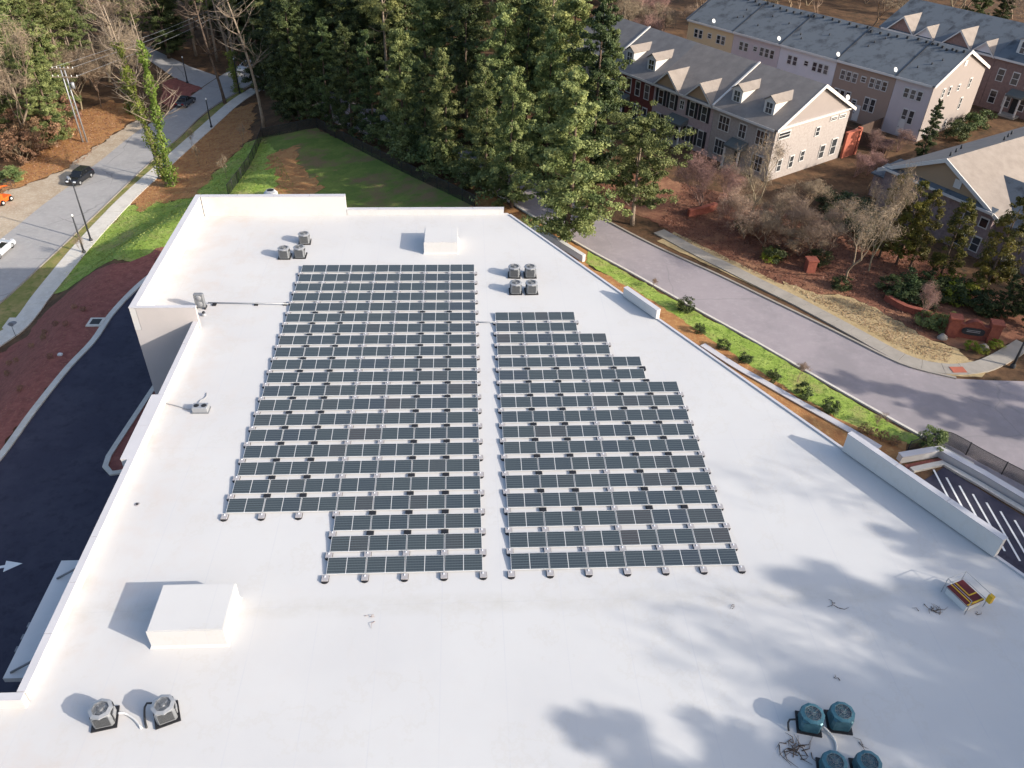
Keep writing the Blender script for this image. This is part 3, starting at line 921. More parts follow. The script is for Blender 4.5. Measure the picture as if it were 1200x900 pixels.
# ------------------------------------------------------------------ solar arrays
CX, RY, AISLE, TILT = 2.05, 1.5055, 1.4725, R(5.5)
PW, PD = 2.01, 1.03
def panel_meshes():
    fr, ca, ba, df = MB(), MB(), MB(), MB()
    t = 0.035
    # rectangular aluminium frame
    for (x0, y0, x1, y1) in ((0, 0, PW, 0.014), (0, PD - 0.014, PW, PD), (0, 0.014, 0.014, PD - 0.014), (PW - 0.014, 0.014, PW, PD - 0.014)):
        fr.box(x0, y0, 0, x1, y1, t)
    ba.box(0.015, 0.015, 0.012, PW - 0.015, PD - 0.015, t - 0.008)
    half = (PW - 0.028 - 0.04) / 2
    c1 = MB().box(0.017, 0.017, t - 0.006, 0.014 + half, PD - 0.017, t - 0.003)
    c2 = MB().box(PW - 0.014 - half, 0.017, t - 0.006, PW - 0.017, PD - 0.017, t - 0.003)
    return fr, ba, c1, c2
fr, ba, c1, c2 = panel_meshes()
me_fr, me_ba, me_c1, me_c2 = fr.mesh('frame'), ba.mesh('backsheet'), c1.mesh('cell_half'), c2.mesh('cell_half')
me_fr.materials.append(MATS['alu_frame']); me_ba.materials.append(MATS['white_wall'])
me_c1.materials.append(MATS['solar_cells']); me_c2.materials.append(MATS['solar_cells'])
dfl = MB().box(0.03, 0, 0, PW - 0.03, 0.018, 0.128)
me_df = dfl.mesh('wind_deflector'); me_df.materials.append(MATS['alu_frame'])
Z0 = 0.075
def ordinal(n):
    return '%d%s' % (n, {1: 'st', 2: 'nd', 3: 'rd'}.get(n if n < 14 else n % 10, 'th'))
def panel(x, y, label, group):
    r = bpy.data.objects.new('solar_panel', None)
    r.empty_display_size = 0.3
    col.objects.link(r)
    r.location = (x, y, Z0 + random.uniform(-0.006, 0.006))
    r.rotation_euler = (TILT + random.uniform(-0.004, 0.004), 0, random.uniform(-0.0015, 0.0015))
    tag(r, label, 'solar panel', group)
    f = link('frame', me_fr, None, r)
    link('backsheet', me_ba, None, r)
    link('cell_half', me_c1, None, r)
    link('cell_half', me_c2, None, r)
    d = link('wind_deflector', me_df, None, r)
    d.location = (0, PD - 0.022, -0.13)
# ballast feet: black tray plus (mostly) a grey concrete block
tr = MB()
pts = [(-0.20, 0.27), (0.20, 0.27), (0.20, -0.10), (0.13, -0.20), (0.0, -0.24), (-0.13, -0.20), (-0.20, -0.10)]
tr.prism(pts, 0.004, 0.07, lambda p, q, z: (p, q, z))
me_tr = tr.mesh('tray'); me_tr.materials.append(MATS['black_plastic'])
bl = MB().bevbox(-0.18, -0.12, 0.072, 0.18, 0.25, 0.125, 0.012)
me_bl = bl.mesh('block'); me_bl.materials.append(MATS['ballast_concrete'])
cl = MB().box(-0.035, 0.09, 0.127, 0.035, 0.20, 0.155)
me_cl = cl.mesh('clamp'); me_cl.materials.append(MATS['alu_frame'])
cv = MB().bevbox(-0.18, -0.14, 0.072, 0.18, 0.25, 0.115, 0.02)
me_cv = cv.mesh('cover'); me_cv.materials.append(MATS['black_plastic'])
def foot(x, y, black, label, group):
    r = bpy.data.objects.new('ballast_foot', None)
    r.empty_display_size = 0.2
    col.objects.link(r)
    r.location = (x, y, 0)
    r.rotation_euler = (0, 0, random.uniform(-0.03, 0.03))
    tag(r, label, 'ballast foot', group)
    link('tray', me_tr, None, r)
    link('cover' if black else 'block', me_cv if black else me_bl, None, r)
    if not black: link('clamp', me_cl, None, r)
rows = []
for r_ in range(22):
    rows.append(('L', r_, 0 if r_ <= 18 else 3, 7))
for k in range(17):
    n = 3 if k < 2 else 4 if k < 4 else 5 if k < 6 else 6
    rows.append(('R', 5 + k, 0, n))
for side, r_, a, b in rows:
    y = -r_ * RY
    x0 = -7 * CX if side == 'L' else AISLE
    nm = 'long array' if side == 'L' else 'stepped array'
    rr = r_ + 1 if side == 'L' else r_ - 4
    grp = 'solar panels of the ' + nm
    for c in range(a, b):
        k = (7 - c) if side == 'L' else (c + 1)
        panel(x0 + c * CX + (CX - PW) / 2, y, 'dark solar panel, %s, %s row from the wood side, %s from the aisle' % (nm, ordinal(rr), ordinal(k)), grp)
    fa = a
    for c in range(fa, b + 1):
        x = x0 + c * CX
        k = (7 - c) if side == 'L' else c
        last = r_ == 21 or (side == 'L' and r_ == 18 and c < 3)
        colm = c if side == 'L' else c + 1
        if side == 'L': black = c in (1, 2, 5, 6) and 4 <= r_ <= 17
        else: black = c in (1, 2, 4, 5) and 9 <= r_ <= 18
        if side == 'L' and r_ in (18, 19): black = c in (4, 5, 6)
        if last: black = False
        lab = '%s ballast foot below %s row of the %s, %s' % ('black covered' if black else 'grey concrete', ordinal(rr), nm,
              'at its aisle end' if k == 0 else '%s joint from the aisle' % ordinal(k))
        foot(x, y - (0.34 if last else 0.30), black, lab, 'ballast feet of the ' + nm)

# ------------------------------------------------------------------ air conditioners and roof fittings
def ac_proto(w, h, casem, label, loc, rz=0.0, group=None):
    r = thing('air_conditioner', (loc[0], loc[1], 0), label, 'air conditioner', group, rz)
    a = w / 2
    link('pad', MB().box(-a - 0.10, -a - 0.10, 0.003, a + 0.10, a + 0.10, 0.075).mesh('pad'), MATS['black_plastic'], r)
    body = MB().bevbox(-a, -a, 0.077, a, a, h - 0.08, 0.09)
    c = link('casing', body.mesh('casing'), MATS[casem], r)
    lv = MB()
    n = 9
    for k in range(n):
        z = 0.16 + (h - 0.34) * k / (n - 1)
        for sx, sy, dx, dy in ((0, -a - 0.012, a - 0.12, 0.02), (0, a - 0.008, a - 0.12, 0.02)):
            lv.box(sx - dx, sy, z, sx + dx, sy + dy, z + 0.035)
        for sx in (-a - 0.012, a - 0.008):
            lv.box(sx, -a + 0.12, z, sx + 0.02, a - 0.12, z + 0.035)
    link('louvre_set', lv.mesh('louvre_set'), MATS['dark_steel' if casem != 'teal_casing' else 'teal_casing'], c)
    top = MB().lathe([(a * 1.20, -0.06), (a * 1.20, 0.0), (a * 0.86, 0.045), (a * 0.80, 0.03), (a * 0.80, -0.10)], (0, 0, h - 0.02), 8 if casem == 'grey_steel' else 10, False)
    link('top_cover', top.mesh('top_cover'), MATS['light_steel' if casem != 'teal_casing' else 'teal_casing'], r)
    link('fan_well', MB().lathe([(0.0, 0), (a * 0.8, 0.0)], (0, 0, h - 0.14), 16).mesh('fan_well'), MATS['black_plastic'], r)
    fan = MB()
    for k in range(4):
        a0_ = k * math.pi / 2 + 0.4
        pts = []
        for (rr, da, dz) in ((0.08, -0.3, 0.0), (a * 0.72, -0.32, -0.02), (a * 0.72, 0.38, 0.04), (0.08, 0.35, 0.03)):
            pts.append((rr * math.cos(a0_ + da), rr * math.sin(a0_ + da), h - 0.09 + dz))
        fan.add(pts, [(0, 1, 2, 3)])
    fan.lathe([(0.0, 0.03), (0.1, 0.03), (0.1, -0.03)], (0, 0, h - 0.06), 8)
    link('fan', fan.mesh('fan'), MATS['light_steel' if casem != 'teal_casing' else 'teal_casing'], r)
    gd = MB()
    for q in (0.25, 0.45, 0.62, 0.78):
        gd.tube([(a * q * math.cos(i * math.pi / 8), a * q * math.sin(i * math.pi / 8), h + 0.02 + 0.02 * (1 - q)) for i in range(17)], 0.008, 4, cap=False)
    for k in range(4):
        aa = k * math.pi / 4
        gd.tube([(-a * 0.82 * math.cos(aa), -a * 0.82 * math.sin(aa), h + 0.02), (a * 0.82 * math.cos(aa), a * 0.82 * math.sin(aa), h + 0.02)], 0.009, 4, cap=False)
    link('fan_guard', gd.mesh('fan_guard'), MATS['grey_steel'], r)
    link('service_panel', MB().box(a + 0.013, -0.2, 0.2, a + 0.05, 0.2, h - 0.3).mesh('service_panel'), MATS['light_steel'], r)
    return r
g1 = 'air conditioners on the roof'
proto = ac_proto(0.86, 0.88, 'grey_steel', 'grey air conditioner beside the large box housing, the one closer to the canopy', (-16.80, -39.35), R(12), g1)
ups = [((-14.18, -39.24), 22, 'grey air conditioner beside the large box housing, the one farther from the canopy'),
       ((-16.10, 2.81), 0, 'grey air conditioner by the tall parapet, canopy-side one of a close pair'),
       ((-14.83, 2.95), 0, 'grey air conditioner by the tall parapet, array-side one of a close pair'),
       ((-14.81, 5.44), 4, 'grey air conditioner by the tall parapet, standing behind the close pair'),
       ((3.28, -0.53), -4, 'grey air conditioner of the square of four, road-far corner away from the arrays'),
       ((4.60, -0.54), 0, 'grey air conditioner of the square of four, road-side corner away from the arrays'),
       ((3.25, -3.14), 0, 'grey air conditioner of the square of four, road-far corner by the stepped array'),
       ((4.52, -3.15), 3, 'grey air conditioner of the square of four, road-side corner by the stepped array')]
for loc, rz, lab in ups:
    c = copy_tree(proto)
    c.location = (loc[0], loc[1], 0)
    c.rotation_euler = (0, 0, R(rz))
    c['label'] = lab
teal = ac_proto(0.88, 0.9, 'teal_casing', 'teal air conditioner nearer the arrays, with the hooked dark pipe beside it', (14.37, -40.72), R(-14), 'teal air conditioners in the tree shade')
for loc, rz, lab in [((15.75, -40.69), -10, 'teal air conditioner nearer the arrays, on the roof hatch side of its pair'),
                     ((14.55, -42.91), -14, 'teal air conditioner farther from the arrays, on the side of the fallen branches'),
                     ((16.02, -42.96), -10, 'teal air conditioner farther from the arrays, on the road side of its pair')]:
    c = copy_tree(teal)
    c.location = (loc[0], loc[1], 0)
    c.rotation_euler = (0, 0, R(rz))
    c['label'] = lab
# refrigerant lines
def pipe(name, pts, rad, m, label, cat='pipe', n=6):
    r = MB().tube(catmull(pts, 0.15), rad, n).build(name, MATS[m])
    return tag(r, label, cat)
pa, pb = Vector((-16.80, -39.35)), Vector((-14.18, -39.24))
pipe('refrigerant_pipe', [(pa.x + 0.6, pa.y + 0.1, 0.3), (pa.x + 0.8, pa.y + 0.2, 0.09), (pa.x + 1.3, pa.y - 0.1, 0.05), (pa.x + 1.7, pa.y - 0.5, 0.05)], 0.05, 'white_wall', 'white insulated pipe leaving the air conditioner closer to the canopy')
pipe('refrigerant_pipe', [(pb.x - 0.62, pb.y + 0.3, 0.5), (pb.x - 0.85, pb.y + 0.3, 0.5), (pb.x - 0.95, pb.y + 0.2, 0.35), (pb.x - 0.9, pb.y - 0.2, 0.06), (pb.x - 0.7, pb.y - 0.6, 0.05)], 0.05, 'dark_steel', 'dark pipe bending down beside the grey air conditioner farther from the canopy')
ta, tb = Vector((14.37, -40.72)), Vector((15.75, -40.69))
pipe('refrigerant_pipe', [(ta.x + 0.5, ta.y - 0.3, 0.3), (ta.x + 0.8, ta.y - 0.5, 0.1), (ta.x + 0.9, ta.y - 1.0, 0.06), (ta.x + 0.7, ta.y - 1.5, 0.05)], 0.05, 'white_wall', 'white pipe running between the teal air conditioners')
pipe('refrigerant_pipe', [(ta.x - 0.6, ta.y + 0.0, 0.45), (ta.x - 0.95, ta.y + 0.0, 0.45), (ta.x - 1.0, ta.y - 0.05, 0.3), (ta.x - 1.0, ta.y - 0.3, 0.05)], 0.045, 'dark_steel', 'dark hooked pipe beside the teal air conditioner in shade')
# conduit from the slim unit to the arrays
u0 = Vector((-21.08, -5.31))
ys = -4.75
tag(MB().tube([(u0.x + 0.4, ys, 0.14), (-14.5, ys - 0.25, 0.14)], 0.045, 6).build('conduit', MATS['light_steel']), 'thin grey conduit running from the slim condenser to the long array', 'conduit')
for k, xx in enumerate((-20.2, -17.0, -14.8)):
    tag(MB().bevbox(xx - 0.15, ys - 0.3, 0.004, xx + 0.15, ys + 0.05, 0.09, 0.02).build('conduit_support', MATS['black_plastic']), 'small black block carrying the thin grey conduit', 'pipe support', 'blocks under the conduit')
tag(MB().tube([(0.05, -7.75, 0.12), (1.45, -7.75, 0.12)], 0.04, 6).build('conduit', MATS['light_steel']), 'short grey conduit bridging the aisle between the two arrays', 'conduit')
# slim upright condenser
r = thing('condenser', (u0.x, u0.y, 0), 'slim upright grey condenser at the inner corner by the tall parapet', 'condenser')
MB().bevbox(u0.x - 0.36, u0.y - 0.16, 0.15, u0.x + 0.36, u0.y + 0.16, 1.3, 0.04).build('casing', MATS['grey_steel'], r, r)
for zz in (0.45, 0.98):
    MB().lathe([(0.0, -0.012), (0.21, -0.012), (0.22, 0.0)], (u0.x, u0.y - 0.165, zz), 16, axis='y').build('fan_grille', MATS['light_steel'], r, r)
MB().box(u0.x - 0.4, u0.y - 0.25, 0.004, u0.x - 0.3, u0.y + 0.25, 0.15).build('foot', MATS['dark_steel'], r, r)
MB().box(u0.x + 0.3, u0.y - 0.25, 0.004, u0.x + 0.4, u0.y + 0.25, 0.15).build('foot', MATS['dark_steel'], r, r)
d0 = Vector((-20.97, -6.05))
for k, dx in enumerate((-0.3, 0.35)):
    r = thing('vent_pipe', (d0.x + dx, d0.y - 0.3, 0), 'squat dark round vent at the foot of the slim condenser', 'vent', 'round vents by the slim condenser')
    MB().lathe([(0.2, 0.004), (0.2, 0.16), (0.15, 0.2), (0.0, 0.2)], (d0.x + dx, d0.y - 0.3, 0), 12).build('collar', MATS['light_steel'], r, r)
    MB().lathe([(0.1, 0.201), (0.1, 0.32), (0.0, 0.33)], (d0.x + dx, d0.y - 0.3, 0), 10).build('cap', MATS['black_plastic'], r, r)
# twin-fan box with loose conduits
v0 = Vector((-17.99, -17.82))
r = thing('exhaust_unit', (v0.x, v0.y, 0), 'small grey twin-fan exhaust box with loose conduits beside the west parapet', 'exhaust unit')
MB().bevbox(v0.x - 0.5, v0.y - 0.3, 0.06, v0.x + 0.5, v0.y + 0.3, 0.42, 0.04).build('casing', MATS['light_steel'], r, r)
for dx in (-0.24, 0.24):
    MB().lathe([(0.0, 0.012), (0.17, 0.012), (0.18, 0.0)], (v0.x + dx, v0.y, 0.42), 14).build('fan_opening', MATS['black_plastic'], r, r)
MB().box(v0.x - 0.55, v0.y - 0.35, 0.004, v0.x + 0.55, v0.y + 0.35, 0.058).build('pad', MATS['grey_steel'], r, r)
pipe('loose_conduit', [(v0.x - 0.5, v0.y, 0.2), (v0.x - 0.9, v0.y + 0.1, 0.05), (v0.x - 1.8, v0.y + 0.5, 0.04), (v0.x - 2.9, v0.y + 0.9, 0.04)], 0.035, 'light_steel', 'thin conduit from the twin-fan box to the west parapet', 'conduit')
pipe('loose_conduit', [(v0.x - 0.2, v0.y + 0.35, 0.1), (v0.x - 0.35, v0.y + 0.9, 0.05), (v0.x - 0.05, v0.y + 1.3, 0.05), (v0.x - 0.1, v0.y + 1.8, 0.04)], 0.025, 'light_steel', 'curled loose cable behind the twin-fan box', 'cable')

# roof hatch with rails
h0 = Vector((24.80, -34.17))
r = thing('roof_hatch', (h0.x, h0.y, 0), 'dark red roof hatch edged in yellow with a grey guard rail', 'roof hatch')
hd = Vector((0.35, -0.94)); hn = Vector((0.94, 0.35))
hf = lambda a, b, z: tuple(h0 + hn * a * 0.85 - hd * b * 0.85) + (z,)
MB().box(-0.62, -0.75, 0.004, 0.62, 0.75, 0.42, hf).build('curb', MATS['white_wall'], r, r)
lid = MB().box(-0.66, -0.8, 0.423, 0.66, 0.8, 0.52, hf).build('lid', MATS['red_hatch'], r, r)
for (a0_, b0_, a1_, b1_) in ((-0.36, -0.8, -0.28, 0.8), (0.0, -0.28, 0.08, 0.8), (-0.66, -0.8, 0.66, -0.70), (0.08, -0.28, 0.66, -0.2)):
    MB().box(a0_, b0_, 0.522, a1_, b1_, 0.535, hf).build('stripe', MATS['yellow_paint'], lid, r)
rail = MB()
for (a, b) in ((-0.75, -0.9), (-0.75, 0.9), (0.75, 0.9), (0.75, -0.9)):
    rail.tube([hf(a, b, 0.0), hf(a, b, 1.05)], 0.02, 5)
for z in (0.55, 1.05):
    rail.tube([hf(-0.75, -0.9, z), hf(-0.75, 0.9, z), hf(0.75, 0.9, z), hf(0.75, -0.9, z)], 0.018, 5)
rail.build('guard_rail', MATS['light_steel'], r, r)
MB().box(0.72, -1.15, 0.45, 0.95, -0.85, 0.95, hf).build('gate', MATS['yellow_paint'], r, r)

# fallen twigs and branches on the membrane
def litter(loc, size, n, label, m='bark', seed=0):
    rd = random.Random(seed)
    w = MB()
    for k in range(n):
        a = rd.uniform(0, 6.28); L = size * rd.uniform(0.4, 1.0)
        x, y = loc[0] + rd.gauss(0, size * 0.35), loc[1] + rd.gauss(0, size * 0.25)
        pts = [(x, y, 0.02), (x + math.cos(a) * L * 0.5, y + math.sin(a) * L * 0.5, 0.05 + rd.uniform(0, 0.05)), (x + math.cos(a + 0.5) * L, y + math.sin(a + 0.5) * L, 0.02)]
        w.tube(pts, [0.016 * size + 0.008, 0.012 * size + 0.006, 0.005], 4)
    return tag(w.build('fallen_branch', MATS[m]), label, 'branch')
litter((13.34, -41.84), 1.0, 22, 'tangle of brown fallen branches beside the teal air conditioners', 'bark', 1)
litter((23.07, -34.81), 0.7, 10, 'dark fallen branch lying beside the roof hatch toward the arrays', 'bark', 2)
litter((24.95, -35.03), 0.6, 3, 'few dark twigs lying just beside the yellow edge of the roof hatch', 'bark', 3)
litter((17.99, -34.28), 0.6, 4, 'small dark twigs on the grimy roof band past the stepped array', 'bark', 4)
litter((-5.54, -34.30), 0.5, 4, 'small reddish twigs on the grimy roof band below the long array', 'twig_red', 5)
litter((16.47, -41.64), 0.5, 3, 'few twigs lying between the teal air conditioners', 'bark', 6)
litter((16.67, -38.58), 0.5, 3, 'short twigs lying in tree shade toward the teal units', 'bark', 7)
for loc, lab in (((-19.48, -26.20), 'small dark roof drain near the west parapet'),):
    r = thing('roof_drain', (loc[0], loc[1], 0), lab, 'roof drain')
    MB().lathe([(0.16, 0.004), (0.15, 0.018), (0.08, 0.012)], (loc[0], loc[1], 0), 14).build('flange', MATS['ballast_concrete'], r, r)
    MB().lathe([(0.07, 0.006), (0.07, 0.05), (0.04, 0.08), (0.0, 0.085)], (loc[0], loc[1], 0), 12).build('strainer', MATS['iron'], r, r)
litter((12.63, -34.32), 0.35, 3, 'tiny twig at the end of the grimy band below the stepped array', 'bark', 9)

# ------------------------------------------------------------------ houses
def roofmat(name, c, c2):
    m = mat(name, c, 0.9, 0.0, 0.8, color2=c2, bump=0.25, bscale=9)
    return m
roofmat('shingle_grey', (0.20, 0.19, 0.187), (0.15, 0.142, 0.142))
roofmat('shingle_taupe', (0.225, 0.20, 0.185), (0.175, 0.155, 0.145))
mat('shingle_slate', (0.115, 0.13, 0.148), 0.9, 0.0, 0.55, color2=(0.05, 0.056, 0.066), bump=0.25, bscale=9, sharp=(0.33, 0.50), detail=10)
roofmat('shingle_tan', (0.28, 0.24, 0.21), (0.225, 0.19, 0.165))
mat('siding_white', (0.66, 0.63, 0.65), 0.7, 0.05, 1.0)
mat('siding_cream', (0.66, 0.50, 0.31), 0.7, 0.05, 1.0)
mat('siding_pink', (0.56, 0.48, 0.48), 0.7, 0.05, 1.0)
mat('siding_mauve', (0.52, 0.46, 0.465), 0.7, 0.05, 1.0)
mat('siding_brown', (0.34, 0.245, 0.195), 0.8, 0.06, 1.0)
mat('siding_beige', (0.275, 0.236, 0.22), 0.8, 0.05, 1.0)
mat('siding_tan', (0.36, 0.25, 0.16), 0.8, 0.05, 1.0)
mat('brick_grey', (0.39, 0.345, 0.32), 0.9, 0.0, 4.0, color2=(0.31, 0.27, 0.25))
mat('brick_pink', (0.45, 0.355, 0.355), 0.9, 0.0, 4.0, color2=(0.37, 0.28, 0.28))
mat('brick_dark', (0.17, 0.05, 0.04), 0.9, 0.0, 4.0, color2=(0.12, 0.035, 0.03))
mat('brick_mauve', (0.31, 0.235, 0.23), 0.9, 0.0, 2.5, color2=(0.21, 0.15, 0.15))
mat('brick_brown', (0.26, 0.17, 0.15), 0.9, 0.0, 3.0, color2=(0.19, 0.125, 0.11))
mat('trim', (0.60, 0.575, 0.55), 0.7, 0.05, 1.0)
mat('shutter_black', (0.02, 0.022, 0.025), 0.6, 0.1, 1.0)
mat('copper_roof', (0.12, 0.13, 0.125), 0.6, 0.1, 1.0)
mat('terracotta', (0.40, 0.12, 0.075), 0.85, 0.12, 1.5)
HZ = -6.0

class Row:
    """a row of houses: O front corner, d along the row, n into the depth"""
    def __init__(s, O, d, depth, he, hr, z=HZ):
        s.O = Vector(O); s.d = Vector(d).normalized(); s.n = Vector((s.d.y, -s.d.x)); s.W = depth; s.he = he; s.hr = hr; s.z = z
        s.k = (hr - he) / (depth / 2)
    def P(s, t, q, z):
        p = s.O + s.d * t + s.n * q
        return (p.x, p.y, s.z + z)

def window(row, root, face, c, z, w, h, cols=2, rws=2, shut=False, t0=0.0, q0=0.0, parent=None, arch=False):
    """face 'f' front (q = q0 - ...), 'e' end (t = t0 - ...); c is t or q of the centre, z the sill height"""
    if face == 'f':
        f = lambda a, o, zz: row.P(c + a, q0 - o, zz)
    else:
        f = lambda a, o, zz: row.P(t0 - o, c + a, zz)
    fr = MB()
    b = 0.09
    fr.box(-w / 2 - b, 0.0, z - b, w / 2 + b, 0.07, z - 0.004, f)
    fr.box(-w / 2 - b, 0.0, z + h + 0.004, w / 2 + b, 0.08, z + h + b * 1.6, f)
    fr.box(-w / 2 - b, 0.0, z, -w / 2, 0.06, z + h, f)
    fr.box(w / 2, 0.0, z, w / 2 + b, 0.06, z + h, f)
    for k in range(1, cols):
        x = -w / 2 + w * k / cols
        fr.box(x - 0.035, 0.006, z, x + 0.035, 0.05, z + h, f)
    for k in range(1, rws):
        zz = z + h * k / rws
        fr.box(-w / 2, 0.006, zz - 0.03, w / 2, 0.045, zz + 0.03, f)
    p = fr.build('window', MATS['trim'], parent or root, root)
    MB().box(-w / 2, 0.003, z, w / 2, 0.02, z + h, f).build('pane', MATS['window_glass'], p if parent is None else parent, root)
    if shut:
        for s_ in (-1, 1):
            x = s_ * (w / 2 + b + 0.24)
            MB().box(x - 0.22, 0.0, z - 0.05, x + 0.22, 0.06, z + h + 0.1, f).build('shutter', MATS['shutter_black'], parent or root, root)
    return p

def gable_box(row, root, t0, t1, wallm, roofm, eps=0.02, over0=0.0, over1=0.0, h0=0.0):
    he, hr, W, k = row.he, row.hr, row.W, row.k
    prof = [(0, h0), (0, he), (W / 2, hr), (W, he), (W, h0)]
    MB().prism(prof, t0 + eps, t1 - eps, lambda q, z, t: row.P(t, q, z)).build('wall', MATS[wallm], root, root)
    oh, th = 0.45, 0.22
    zf = he - oh * k
    roof = MB()
    e = 0.04
    roof.prism([(-oh, zf + e), (W / 2, hr + e), (W + oh, zf + e), (W + oh, zf + th), (W / 2, hr + th + 0.05), (-oh, zf + th)],
               t0 - over0 + eps * 0.5, t1 + over1 - eps * 0.5, lambda q, z, t: row.P(t, q, z))
    r = roof.build('roof', MATS[roofm], root, root)
    MB().box(t0 + eps, -oh - 0.06, zf - 0.08, t1 - eps, -oh - 0.003, zf + th - 0.02, lambda t, q, z: row.P(t, q, z)).build('fascia', MATS['trim'], r, root)
    return r

def rake_trim(row, root, t, over, parent):
    W, he, hr, k = row.W, row.he, row.hr, row.k
    oh = 0.45
    w = MB()
    for sgn in (0, 1):
        q0, q1 = (-oh, W / 2) if sgn == 0 else (W + oh, W / 2)
        z0 = he - oh * k
        w.prism([(q0, z0 - 0.12), (q1, hr - 0.12), (q1, hr + 0.32), (q0, z0 + 0.26)], t - over - 0.07, t - over + 0.006, lambda q, z, tt: row.P(tt, q, z))
    return w.build('rake_board', MATS['trim'], parent, root)

def dormer(row, root, tc, w=1.55, hgt=1.55, q=1.15, roofm='shingle_taupe'):
    k = row.k
    zb = row.he + q * k + 0.15
    depth = (hgt + 0.2) / k
    f = lambda a, b, z: row.P(tc + a, q + b, zb + z)
    body = MB()
    hw = w / 2
    # cheeks and face as one wedge with gabled head
    vs = [f(-hw, 0, -0.35), f(hw, 0, -0.35), f(hw, 0, hgt), f(-hw, 0, hgt), f(0, 0, hgt + 0.55), f(-hw, depth, hgt), f(hw, depth, hgt), f(0, depth + 0.6, hgt + 0.55), f(-hw, -0.0, -0.35), f(hw, 0.0, -0.35)]
    body.add(vs, [(0, 1, 2, 4, 3), (0, 3, 5), (1, 6, 2), (3, 4, 7, 5), (2, 6, 7, 4), (0, 5, 7, 6, 1)])
    d = body.build('dormer', MATS['trim'], root, root)
    rf = MB()
    o = 0.2
    for s_ in (-1, 1):
        a = [f(s_ * (hw + o), -o, hgt - 0.14 + 0.06), f(0, -o, hgt + 0.61), f(0, depth + 0.75, hgt + 0.61), f(s_ * (hw + o), depth - 0.1, hgt - 0.14 + 0.06)]
        b = [tuple(Vector(v) + Vector((0, 0, 0.09))) for v in a]
        rf.add(a + b, [(0, 1, 2, 3), (4, 7, 6, 5), (0, 4, 5, 1), (3, 2, 6, 7), (0, 3, 7, 4), (1, 5, 6, 2)])
    rf.build('dormer_roof', MATS['shingle_tan'], d, root)
    fr = MB()
    ww, hh, z0 = w * 0.58, hgt * 0.8, 0.12
    for (a0_, z0_, a1_, z1_) in ((-ww / 2 - .07, z0 - .07, ww / 2 + .07, z0), (-ww / 2 - .07, z0 + hh, ww / 2 + .07, z0 + hh + .1), (-ww / 2 - .07, z0, -ww / 2, z0 + hh), (ww / 2, z0, ww / 2 + .07, z0 + hh), (-ww / 2, z0 + hh / 2 - .03, ww / 2, z0 + hh / 2 + .03), (-.025, z0, .025, z0 + hh)):
        fr.box(a0_, -0.06, z0_, a1_, -0.004, z1_, f)
    fr.build('window', MATS['trim'], d, root)
    MB().box(-ww / 2, -0.02, z0, ww / 2, -0.003, z0 + hh, f).build('pane', MATS['window_glass'], d, root)

def front_gable(row, root, tc, w, hgt, wallm, roofm, q=-0.25):
    z = row.he - 0.1
    f = lambda a, b, zz: row.P(tc + a, b, z + zz)
    depth = hgt / row.k
    MB().add([f(-w / 2, q, 0), f(w / 2, q, 0), f(0, q, hgt), f(0, depth, hgt), f(-w / 2, 0.3, 0), f(w / 2, 0.3, 0)], [(0, 1, 2), (0, 2, 3, 4), (1, 5, 3, 2), (0, 4, 5, 1)]).build('front_gable', MATS[wallm], root, root)
    rf = MB()
    o = 0.3
    sl = hgt / (w / 2)
    for s_ in (-1, 1):
        a = [f(s_ * (w / 2 + o), q - o, -o * sl + 0.1), f(0, q - o, hgt + 0.1), f(0, depth + 0.5, hgt + 0.1), f(s_ * (w / 2 + o), 0.4, -o * sl + 0.1)]
        b = [tuple(Vector(v) + Vector((0, 0, 0.12))) for v in a]
        rf.add(a + b, [(0, 1, 2, 3), (4, 7, 6, 5), (0, 4, 5, 1), (3, 2, 6, 7), (0, 3, 7, 4), (1, 5, 6, 2)])
    rf.build('gable_roof', MATS[roofm], root, root)
    tr_ = MB()
    for s_ in (-1, 1):
        tr_.add([f(s_ * (w / 2 + o), q - o - 0.05, -o * sl - 0.06), f(0, q - o - 0.05, hgt - 0.06), f(0, q - o - 0.05, hgt + 0.2), f(s_ * (w / 2 + o), q - o - 0.05, -o * sl + 0.2)], [(0, 1, 2, 3)])
    tr_.build('rake_board', MATS['trim'], root, root)

def porch(row, root, tc, w=2.6, h=3.1, roofm='copper_roof'):
    f = lambda a, b, z: row.P(tc + a, b, z)
    MB().add([f(-w / 2, -1.5, h), f(w / 2, -1.5, h), f(w / 2, -0.02, h + 0.6), f(-w / 2, -0.02, h + 0.6), f(-w / 2, -1.5, h - 0.25), f(w / 2, -1.5, h - 0.25), f(w / 2, -0.02, h - 0.25), f(-w / 2, -0.02, h - 0.25)],
             [(0, 1, 2, 3), (4, 7, 6, 5), (0, 4, 5, 1), (1, 5, 6, 2), (0, 3, 7, 4)]).build('porch_roof', MATS[roofm], root, root)
    for s_ in (-1, 1):
        MB().box(s_ * (w / 2 - 0.18) - 0.1, -1.42, 0.0, s_ * (w / 2 - 0.18) + 0.1, -1.22, h - 0.26, f).build('porch_post', MATS['trim'], root, root)
    dr = MB().box(-0.5, -0.06, 0.35, 0.5, -0.003, 2.5, f).build('door', MATS['shutter_black'], root, root)
    MB().box(0.34, -0.12, 1.3, 0.40, -0.064, 1.45, f).build('handle', MATS['light_steel'], dr, root)
    MB().box(-w / 2, -1.5, 0.0, w / 2, -0.01, 0.3, f).build('step', MATS['old_concrete'], root, root)

def house(name, row, tc, label, group):
    loc = row.P(tc, 1.0, 0)
    return thing(name, loc, label, 'townhouse', group)

A = Row((35.9, 32.4), (-0.545, 0.838), 14.2, 6.6, 10.4)
ga = 'townhouses along the mulched front gardens'
